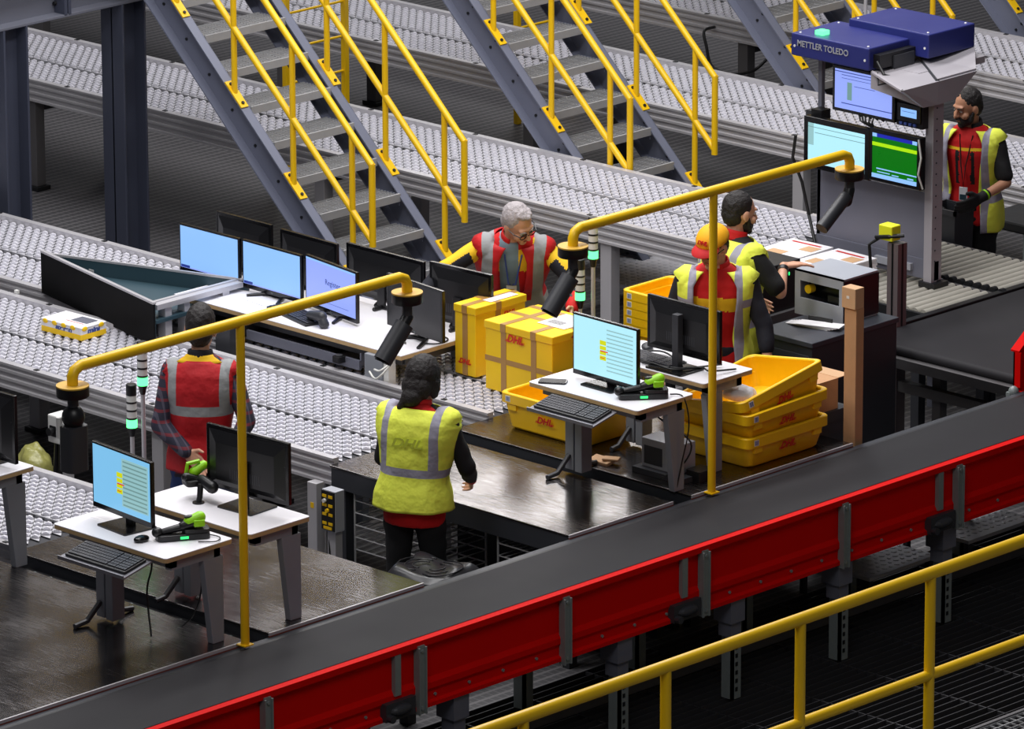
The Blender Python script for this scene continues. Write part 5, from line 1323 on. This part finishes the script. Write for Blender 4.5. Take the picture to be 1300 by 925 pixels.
# another lamp far behind the weighing machine
tower('green lit signal lamp in the background above the weighing machine', -3.6, 7.0, 1.95)

# ------------------------------------------------------------------ yellow arms with hanging scanners
def arm(label, y_post, ya, yb, kinds, x=1.0, z=2.375):
    t = thing('scanner_arm', label, 'scanner arm', (x, y_post, 0), group='yellow posts with scanner arms'); ya -= y_post; yb -= y_post
    MB().cyl((0, 0, T), (0, 0, z), .0215, n=16).box(-.03, .03, -.03, .03, T, T+.006).build('post', 'yellow', t, smooth=40)
    pts = [(0, ya, z-.085), (0, ya, z-.045), (0, ya+.014, z-.016), (0, ya+.05, z), (0, yb-.05, z), (0, yb-.014, z-.016), (0, yb, z-.045), (0, yb, z-.085)]
    MB().tube(pts, .0265, 16, up=(1, 0, 0)).build('arm_tube', 'yellow', t, smooth=40)
    for y, kd in ((ya, kinds[0]), (yb, kinds[1])):
        MB().lathe([(0, z-.090), (.078, z-.090), (.078, z-.083), (0, z-.083)], (0, y, 0), 28).build('mount_disc', 'yellow_dull', t, smooth=40)
        MB().lathe([(0, z-.14), (.074, z-.14), (.078, z-.135), (.078, z-.0902), (0, z-.0902)], (0, y, 0), 28).build('drum', 'blackp', t, smooth=40)
        MB().cyl((0, y, z-.22), (0, y, z-.14), .026).build('swivel', 'darkgrey', t, smooth=40)
        b = MB()
        if kd == 'big':
            b.ell((0, y, z-.24), (.055, .055, .06)); b.build('ball_joint', 'blackp', t, smooth=0); b = MB()
            b.rbox(-.05, .05, y-.06, y+.06, z-.50, z-.28, .03); b.build('scanner_body', 'darkgrey', t, smooth=40)
            MB().cyl((-.045, y-.05, z-.24), (-.045, y-.05, z-.34), .014).build('cable_gland', 'whitep', t); 
        elif kd == 'tilt':
            b.cap((0, y, z-.215), (0, y-.05, z-.27), .03, .03); b.build('ball_joint', 'blackp', t, smooth=0); b = MB()
            b.cyl((.0, y-.02, z-.245), (-.02, y-.155, z-.41), .048, .048, 24); b.cyl((-.02, y-.155, z-.41), (-.0205, y-.157, z-.414), .040, n=24, mi=1); b.build('scanner_body', ['darkgrey', 'blackgloss'], t, smooth=40)
            MB().box(-.0, .03, -.002, .002, 0, .012, 0, Matrix.Translation((.02, y-.06, z-.33))).build('plate', 'whitep', t)
        else:
            b.cap((0, y, z-.20), (0, y-.02, z-.26), .03, .03); b.build('ball_joint', 'blackp', t, smooth=0); b = MB()
            b.cyl((0, y-.02, z-.23), (.0, y-.22, z-.37), .034, .036, 24); b.build('scanner_body', 'darkgrey', t, smooth=40)
arm('yellow post with a scanner arm standing behind the bottom left desks', -2.90, -3.98, -1.77, ('big', 'tilt'))
arm('yellow post with a scanner arm standing at the right desk', .47, -.585, 1.54, ('tilt', 'long'))

# ------------------------------------------------------------------ electrical boxes
t = thing('junction_box', 'white switch box on a post behind the left scanner arm', 'switch box', (-2.75, -.74, 0))
MB().box(-.04, .09, -.06, .05, .50, .66).build('housing', 'whitep', t, bevel=.008); MB().box(-.02, .03, -.064, -.06, .54, .60).cyl((-.0, -.09, .57), (0, -.06, .57), .022).build('switch', 'blackp', t)
MB().box(.02, .07, -.02, .03, 0, .5).build('post', 'alu', t); MB().tube([(0, 0, .5), (.02, -.02, .3), (0, 0, .05)], .014, 8).tube([(-.03, 0, .5), (-.03, -.02, .3), (-.05, 0, .05)], .014, 8).build('conduit', 'blackp', t)
blob('plastic_bag', 'crumpled yellowish plastic bag on the floor below the white switch box', 'bag', (-2.98, -.74, .15), (.17, .13, .26), 'poly_bag', 9, .18)
t = thing('control_box', 'grey control box with yellow labels hanging at the conveyor end', 'control box', (-.675, -.68, 0))
MB().box(-.02, .08, -.05, .02, .44, .67).build('housing', 'greybox', t, bevel=.004); MB().box(-.018, .078, -.056, -.05, .45, .665).build('face_plate', 'blackp', t)
b = MB()
for r in range(4):
    for c in range(2): b.box(-.008+c*.045, .022+c*.045, -.060, -.056, .63-r*.05, .645-r*.05)
b.box(0, .06, -.06, -.056, .455, .47); b.build('label_stripes', 'yellow', t)
MB().cyl((.01, -.07, .612), (.01, -.056, .612), .011).build('knob', 'whitep', t); MB().cyl((.03, -.068, .56), (.03, -.056, .56), .011).build('key_switch', 'yellow', t)
MB().box(.0, .06, -.03, .02, 0, .44).build('post', 'alu', t); MB().tube([(.0, -.02, .44), (.02, -.035, .3), (.0, -.02, .1)], .005, 6).build('cable', 'cable', t)
# black panel beside the left edge, behind the far desk

t = thing('support_post', 'light grey aluminium post left of the grey control box with yellow labels', 'post', (-.875, -.60, 0))
MB().box(-.035, .035, -.03, .03, 0, .64).build('post', 'alu', t, bevel=.003); MB().box(-.01, .015, -.032, -.03, .50, .53).build('yellow_sticker', 'yellow', t)
# ------------------------------------------------------------------ stools
def stool(label, x, y, z=.60, rz=0, back=False):
    t = thing('work_stool', label, 'stool', (x, y, 0), rz, 'black work stools')
    rings = []; n = 40
    b = MB()
    nn = 28; vs = []; fs = []
    for i in range(nn+1):
        for j in range(nn+1):
            u = -1+2*i/nn; v = -1+2*j/nn
            px = u*math.sqrt(1-v*v*.32); py = v*math.sqrt(1-u*u*.32)
            r = math.hypot(u, v)
            zz = z-.020*(math.cos(px*5.2)+1)*.5*(1-abs(py)*.4)+.012*math.sin(py*6+px*3)-.045*max(0, max(abs(u), abs(v))-.72)/.28*1.2
            if back and v > .7: zz += .05*(v-.7)/.3
            vs.append((px*.225, py*.215, zz))
    for i in range(nn):
        for j in range(nn): a = i*(nn+1)+j; fs.append((a, a+1, a+nn+2, a+nn+1))
    b.add(vs, fs); o = b.build('seat', 'stoolpu', t, smooth=0); sm = o.modifiers.new('s', 'SOLIDIFY'); sm.thickness = .035; sm.offset = -1 if True else 1
    g = MB()
    for sg in (-1, 1):
        for kk in (.05, .085, .12):
            g.tube([(sg*(.03+kk*.3)+.9*kk*math.cos(a_)*sg, -.02+1.1*kk*math.sin(a_), z+.004-.05*abs(kk*math.sin(a_))) for a_ in [-1.9+3.8*q_/10 for q_ in range(11)]], .0035, 6)
    g.build('seat_ribs', 'stoolpu', t, smooth=0)
    MB().cyl((0, 0, .10), (0, 0, z-.06), .022).lathe([(0, z-.09), (.08, z-.09), (.10, z-.065), (0, z-.065)]).build('column', 'blackp', t, smooth=40)
    for k in range(5):
        a = k*2*PI/5+.3; MB().tube([(0, 0, .11), (.14*math.cos(a), .14*math.sin(a), .09), (.27*math.cos(a), .27*math.sin(a), .055)], [.025, .02, .014], 8).ell((.27*math.cos(a), .27*math.sin(a), .027), (.022, .022, .027)).build('leg', 'blackp', t, smooth=40)
    return t
M['stoolpu'] = mat('black polyurethane seat', rgb(40, 40, 44), .32, 0, .1, 8, bump=.3, bscale=12)
stool('black contoured stool in front of the person in the plain yellow vest', .56, -1.17, .635, .25)
t = thing('work_chair', 'black upholstered work chair beside the bearded man at the right edge', 'chair', (-1.52, 6.18, 0))
MB().rbox(-.24, .28, -.22, .24, .60, .67, .06).build('seat', 'blackcloth', t, bevel=.015); MB().rbox(-.20, .22, .16, .22, .67, .80, .03).build('backrest', 'blackcloth', t, bevel=.01)
for sx in (-.18, .22):
    for sy in (-.18, .18): MB().box(sx-.02, sx+.02, sy-.02, sy+.02, 0, .60).build('leg', 'zinc', t)
t = thing('wall_shelf', 'dark flat table end cut off by the right edge behind the bearded man', 'table', (-1.15, 6.55, 0)); MB().box(-.45, .5, -.12, .3, .93, .955).build('table_top', 'blackboard', t)
for sx in (-.40, .45): MB().box(sx-.03, sx+.03, .1, .16, 0, .93).build('leg', 'blackboard', t)

# ------------------------------------------------------------------ weighing machine
X0 = -1.18; Y0 = 4.30
t = thing('weighing_machine', 'tall grey dimensioning and weighing machine with dark blue boxes on top and four screens', 'machine', (X0, Y0, 0))
MB().box(-.46, .40, .0, .03, .80, 1.30).box(-.46, .46, -.006, .04, .78, .90).build('lower_panel', 'machpanel', t, bevel=.003)
b = MB(); b.box(.40, .46, -.03, .06, .76, 1.99); 
for k in range(16): b.cyl((.46, .0, .9+k*.066), (.462, .0, .9+k*.066), .006, n=8, mi=1)
b.build('right_post', ['machgrey', 'darksteel'], t, bevel=.002)
MB().box(-.46, -.43, .0, .03, .76, 2.0).build('left_post', 'machpanel', t, bevel=.002)
MB().box(.02, .30, -.03, -.0, .82, .86).build('type_plate', 'greybox', t)
for sx in (-.44, .43):
    MB().box(sx-.03, sx+.03, .02, .08, 0, .78).build('leg', 'machpanel', t)
MB().box(.38, .50, -.05, .08, .745, .775).build('foot_block', 'blacksteel', t)
# hood: folded sheet body under the blue boxes
b = MB()
C1 = [(-.10, -.16, 2.03), (.40, -.16, 2.03), (.40, .62, 2.03), (-.10, .62, 2.03)]
hv = [(-.12, -.20, 2.02), (.12, -.20, 1.98), (.47, .02, 1.83), (.47, .30, 1.86), (.44, .62, 1.98), (.40, .62, 2.03), (-.12, .62, 2.03), (.46, -.0, 1.62), (.46, .14, 1.66)]
def tri(*p): b.add(list(p), [tuple(range(len(p)))])
TL = (.07, -.14, 2.0); T2 = (.07, .30, 2.0); T4 = (.22, .62, 2.03); KL = (.48, -.35, 1.995); KM = (.484, -.03, 1.995); KR = (.48, .32, 1.995); BL = (.48, -.16, 1.86); BM_ = (.484, -.03, 1.855); BR = (.48, .12, 1.86)
TLb = (.07, -.14, 1.90); T4b = (.22, .62, 1.95)
for f in ((TL, KL, KM, T2), (T2, KM, KR, T4), (KL, BL, BM_, KM), (KM, BM_, BR, KR), (TL, TLb, BL, KL), (KR, BR, T4b, T4)): tri(*f)
o = b.build('hood_front', 'machgrey', t); so = o.modifiers.new('s', 'SOLIDIFY'); so.thickness = .012
MB().tube([T2, KM], .012, 6).build('hood_seam', 'darkgrey', t)
MB().box(-.42, .30, .02, .62, 1.96, 2.0).build('top_plate', 'machgrey', t)
def bluebox(x0, x1, y0, y1, z0, z1, lab=False):
    o = MB().box(x0, x1, y0, y1, z0, z1).build('blue_housing', 'navy', t, bevel=.008)
    for x in (x0+.04, x1-.04):
        for y in (y0+.04, y1-.04): MB().ell((x, y, z1), (.008, .008, .005), nu=8, nv=4).build('bolt', 'whitep', o)
    for x in (x0+.03, x1-.03): MB().cyl((x, y0-.003, z0+.06), (x, y0, z0+.06), .008, n=8).build('bolt', 'whitep', o)
    if lab: text('machine_lettering', 'METTLER TOLEDO', .052, 'greybox', o, faceX((x0+.25, y0-.003, (z0+z1)/2+.012)), .001, 0, .0008, sx=.92)
    else: pass
    return o
bluebox(-.535, .07, -.16, .26, 2.005, 2.14, True)
bluebox(-.40, .22, .20, .62, 2.04, 2.185)
MB().box(.06, .12, -.12, .20, 2.02, 2.10).box(.07, .13, .0, .18, 2.0, 2.08, 1).build('rear_bracket', ['blackp', 'darkgrey'], t)
MB().box(-.40, -.34, -.10, -.04, 2.14, 2.165).build('green_lamp', E_LED, t)
b = MB(); b.tube([(.10, -.12, 2.06), (.18, -.15, 2.0), (.20, -.12, 1.99), (.32, -.06, 1.94), (.46, .02, 1.87)], .009, 8); b.tube([(.12, -.14, 2.0), (.18, -.20, 1.95), (.24, -.16, 1.97)], .006, 8); b.build('cable', 'cable', t)
# screens of the machine
def mscreen(name, x0, x1, z0, z1, y, parts, mats, bz=.02, deep=.05):
    o = MB().box(x0-bz, x1+bz, y, y+deep, z0-bz, z1+bz).build(name, 'blackgloss', t, bevel=.004)
    S = MB(); w_, h_ = x1-x0, z1-z0
    for k, (u0, u1, v0, v1, mi) in enumerate(parts): S.box(x0+u0*w_, x0+u1*w_, y-.001-.0004*k, y+.001, z0+v0*h_, z0+v1*h_, mi)
    S.build('screen', mats, o); return o
mscreen('upper_monitor', -.24, .20, 1.73, 1.965, -.10, [(0, 1, 0, 1, 0), (0, 1, .93, .95, 1), (.12, 1, .86, .875, 1), (.12, 1, .78, .79, 1), (.22, .30, .25, .70, 2), (.12, 1, .14, .16, 1), (.34, .7, .62, .63, 1)], [E_VIOLET, E_INK, E_LINE])
mscreen('lower_left_monitor', -.41, .03, 1.375, 1.615, -.14, [(0, 1, 0, 1, 0), (0, .10, .45, 1, 1), (.0, 1, .90, .915, 2), (.12, 1, .77, .785, 2)], [E_PALE, E_PANEL, E_LINE], .035)
mscreen('green_monitor', .09, .43, 1.375, 1.64, -.14, [(0, 1, 0, 1, 0), (0, .10, .92, 1, 3), (.10, .9, .92, 1, 2), (.9, 1, .92, 1, 3), (0, 1, .72, .80, 1), (.1, 1, .20, .225, 3), (.12, .4, .13, .15, 3), (.45, .6, .115, .135, 3), (.8, .93, .11, .14, 3), (0, 1, 0, .09, 3)], [E_GREEN, E_LIME, E_DBLUE, E_BLUE], .025)
mscreen('indicator', .26, .38, 1.76, 1.81, -.09, [(0, 1, 0, 1, 0), (.1, .9, .6, .65, 1)], [E_BLUE, E_INK], .03)
MB().box(.22, .42, -.08, -.02, 1.70, 1.88).build('indicator_panel', 'blackp', t)
b = MB()
for k in range(4): b.box(.25+k*.035, .27+k*.035, -.092, -.08, 1.71, 1.725)
b.build('indicator_keys', 'lit_blue', t)
b = MB()
for k, xx in enumerate((-.18, -.14, -.10, -.05, .0)): b.tube([(xx*1.0+.1, -.05, 1.69), (xx*.7+.06, -.09, 1.73), (xx*.5+.05, -.10, 1.68), (.06, -.08, 1.64)], .006, 6)
b.build('screen_cables', 'cable', t)
MB().tube([(.45, -.15, 1.66), (.47, -.15, 1.55), (.45, -.15, 1.45), (.46, -.12, 1.36)], .006, 6).build('white_cable', 'cable_w', t)
MB().box(-.50, -.42, -.06, .0, 1.58, 1.66).box(-.44, -.36, -.08, 0, 1.60, 1.68, 1).build('hinge_block', ['darkgrey', 'blackp'], t)
MB().tube([(-.56, -.08, 1.50), (-.60, -.06, 1.35), (-.56, -.02, 1.2), (-.52, .0, 1.0), (-.42, -.05, .84)], .010, 8).build('side_cable', 'cable', t)
t = thing('parcel_bin', 'dark bin standing behind the weighing machine post beside the bearded man', 'bin', (-1.40, 5.25, 0)); 
b = MB(); b.add([(-.09, -.07, 0), (.09, -.07, 0), (.09, .07, 0), (-.09, .07, 0), (-.11, -.09, .92), (.11, -.09, .92), (.11, .09, .92), (-.11, .09, .92)], [(0, 1, 2, 3), (0, 1, 5, 4), (1, 2, 6, 5), (2, 3, 7, 6), (3, 0, 4, 7)])
o = b.build('bin_body', 'darksteel', t); o.modifiers.new('s', 'SOLIDIFY').thickness = .01; MB().box(-.12, .12, -.10, -.085, .90, .93).box(-.12, .12, .085, .10, .90, .93).box(-.12, -.105, -.1, .1, .90, .93).box(.105, .12, -.1, .1, .90, .93).build('bin_rim', 'darkgrey', t)

# ------------------------------------------------------------------ magazines, control boxes, cabinet
gm = 'bundles of printed magazines'
for k, (x, y, z, r, lb) in enumerate(((-1.55, 3.98, T+.01, .03, 'bundle of white and orange printed magazines, left one on the rollers'), (-1.22, 3.98, T+.01, -.03, 'bundle of white and orange printed magazines, right one on the rollers'))):
    t = thing('magazine_bundle', lb, 'magazines', (x, y, z), r, gm)
    b = MB(); random.seed(k+2)
    for q in range(12): dx, dy = random.uniform(-.006, .006), random.uniform(-.006, .006); b.box(-.155+dx, .155+dx, -.20+dy, .20+dy, q*.011, q*.011+.010)
    b.build('paper_stack', 'paper', t)
    MB().box(-.10, .02, -.15, -.05, .132, .1325).build('orange_print', 'kraft', t); MB().box(.03, .13, .02, .12, .132, .1325).build('orange_print', 'kraft', t); MB().box(-.12, .10, .14, .16, .132, .1325).box(.05, .13, -.17, -.155, .132, .1325).build('red_print', 'red_logo', t)
t = thing('control_unit', 'black control unit with small green lights below the printed magazines', 'control box', (-.93, 3.0, 0)); MB().box(-.17, .17, -.16, .16, .86, 1.14).build('housing', 'blackp', t, bevel=.006)
b = MB()
for (y, z) in ((-.05, .99), (.02, 1.0), (-.02, 1.06), (.06, 1.07)): b.ell((.171, y, z), (.003, .006, .011), nu=8, nv=6)
b.build('green_leds', E_LEDS, t); MB().box(.17, .172, -.12, -.10, .90, .94).build('red_led', 'red_logo', t); MB().box(-.2, .2, -.18, .18, .80, .86).build('base_shelf', 'alu_dark', t)
for sx in (-.17, .17): MB().box(sx-.02, sx+.02, .10, .14, 0, .80).build('leg', 'darksteel', t)
t = thing('cabinet', 'dark grey cabinet with flat top carrying the grey scanner box and papers', 'cabinet', (-.175, 2.73, 0))
MB().box(-.21, .21, -.37, .37, .93, .96).build('cabinet_top', 'machdark', t, bevel=.004)
MB().box(-.20, .20, -.36, .36, 0, .93).build('cabinet_body', 'darksteel', t); MB().box(-.18, .18, -.366, -.36, .05, .88).build('door', 'machdark', t, bevel=.003); MB().box(.13, .15, -.38, -.366, .55, .70).build('handle', 'zinc', t)
t = thing('tunnel_scanner', 'grey box scanner with a dark window standing on the cabinet', 'scanner box', (-.27, 2.91, .96))
b = MB(); w, d, h = .18, .15, .26
b.box(-w, w, -d, d, 0, .0); b = MB()
b.box(-w, w, -d, -d+.01, 0, .10); b.box(-w, w, -d, -d+.01, .20, h); b.box(-w, -w+.04, -d, -d+.01, .10, .20); b.box(w-.03, w, -d, -d+.01, .10, .20)
b.box(-w, w, -d, d, h-.01, h); b.box(-w, w, -d+.01, d, 0, .01); b.box(-w, -w+.01, -d+.01, d, .01, h-.01); b.box(-w, w, d-.01, d, .01, h-.01); b.build('housing', 'greybox', t)
MB().box(w-.01, w+.006, -d+.005, d, .012, h-.012).build('side_panel', 'blackp', t); MB().box(-w+.02, w-.02, -d+.10, -d+.11, .09, .21).build('window', 'blackgloss', t)
MB().cyl((-.10, -d+.02, .15), (-.10, -d+.06, .15), .025).build('orange_lens', 'yellow', t); MB().box(.04, .16, -d+.03, -d+.05, .10, .14).build('inner_bracket', 'blackp', t)
t = thing('paper_stack', 'fan of white papers with a black clip lying on the dark cabinet', 'papers', (-.20, 2.64, .96), .15)
for k in range(5): MB().box(-.16+k*.02, .12+k*.015, -.05-k*.006, .02, k*.005, k*.005+.003, 0, Matrix.Rotation(.05*k, 4, 'Z')).build('sheet', 'paper', t)
MB().box(-.06, .10, .03, .045, .0, .045).build('clip', 'blackp', t, bevel=.006)
t = thing('cardboard_tube', 'tall narrow brown cardboard box standing beside the cabinet', 'box', (.87, 1.745, 0)); MB().box(-.042, .042, -.032, .032, 0, 1.46).build('box_body', 'cardboard', t, bevel=.003)
MB().box(-.055, .042, -.042, .03, 1.46, 1.575).build('end_flap', 'kraft', t, bevel=.003); MB().box(-.02, .0, -.0435, -.042, 1.515, 1.53).build('sticker', 'whitep', t)
t = thing('sensor_post', 'aluminium post with a bright yellow sensor head beside the belt conveyor', 'post', (-.37, 3.55, 0))
b = MB(); b.box(-.04, .04, -.04, .04, 0, 1.23); 
for s in (-1, 1): b.box(-.006, .006, s*.04-.003, s*.04+.003, .7, 1.23, 1); b.box(s*.04-.003, s*.04+.003, -.006, .006, .7, 1.23, 1)
b.build('post', ['postbrown', 'blackp'], t)
MB().box(-.10, .0, -.05, .03, 1.24, 1.33).build('sensor_head', 'hiyellow', t, bevel=.006); MB().tube([(-.12, -.05, 1.25), (-.02, -.05, 1.27), (.05, 0, 1.28)], .012, 8).build('black_clip', 'blackp', t)
MB().tube([(-.10, -.03, 1.25), (-.16, -.06, 1.20), (-.13, -.07, 1.0), (-.10, -.10, .85), (-.08, -.30, .76)], .010, 8).ell((-.125, -.07, 1.0), (.02, .02, .02)).build('cable', 'cable', t)
# ------------------------------------------------------------------ light
w = bpy.data.worlds.new('world'); scene.world = w; w.use_nodes = True
bg = w.node_tree.nodes['Background']; bg.inputs[0].default_value = (.85, .88, 1, 1); bg.inputs[1].default_value = .075
def area(name, loc, size, power, aim=None, col=(1, .985, .985), sy=None):
    l = bpy.data.lights.new(name, 'AREA'); l.energy = power; l.color = col; l.shape = 'RECTANGLE'; l.size = size; l.size_y = sy or size
    o = bpy.data.objects.new(name, l); COL.objects.link(o); o.location = loc
    if aim: o.rotation_euler = (Vector(aim)-Vector(loc)).to_track_quat('-Z', 'Y').to_euler()
    o['kind'] = 'structure'
    return o
area('hall_light_bar', (-3.5, 3.5, 8), 1.2, 480, sy=9)
area('hall_light_bar', (-.4, 0.5, 8), 1.2, 470, sy=9)
area('hall_light_bar', (-2.2, -4.0, 8), 7, 220, sy=1.2)
area('hall_light_bar', (-9, 6, 9), 1.5, 480, sy=12)
area('added_fill_panel', (7.5, -8, 10), 4, 230, aim=(0, 0, .7))  # fill added on the camera side to brighten the red wall and brackets
area('hall_far_lamp', (-13, 13.4, 6.6), 2.0, 85, aim=(0, 0, .7), sy=1.0)
scene.view_settings.view_transform = 'Standard'; scene.view_settings.look = 'None'; scene.view_settings.gamma = 1; scene.view_settings.exposure = 0
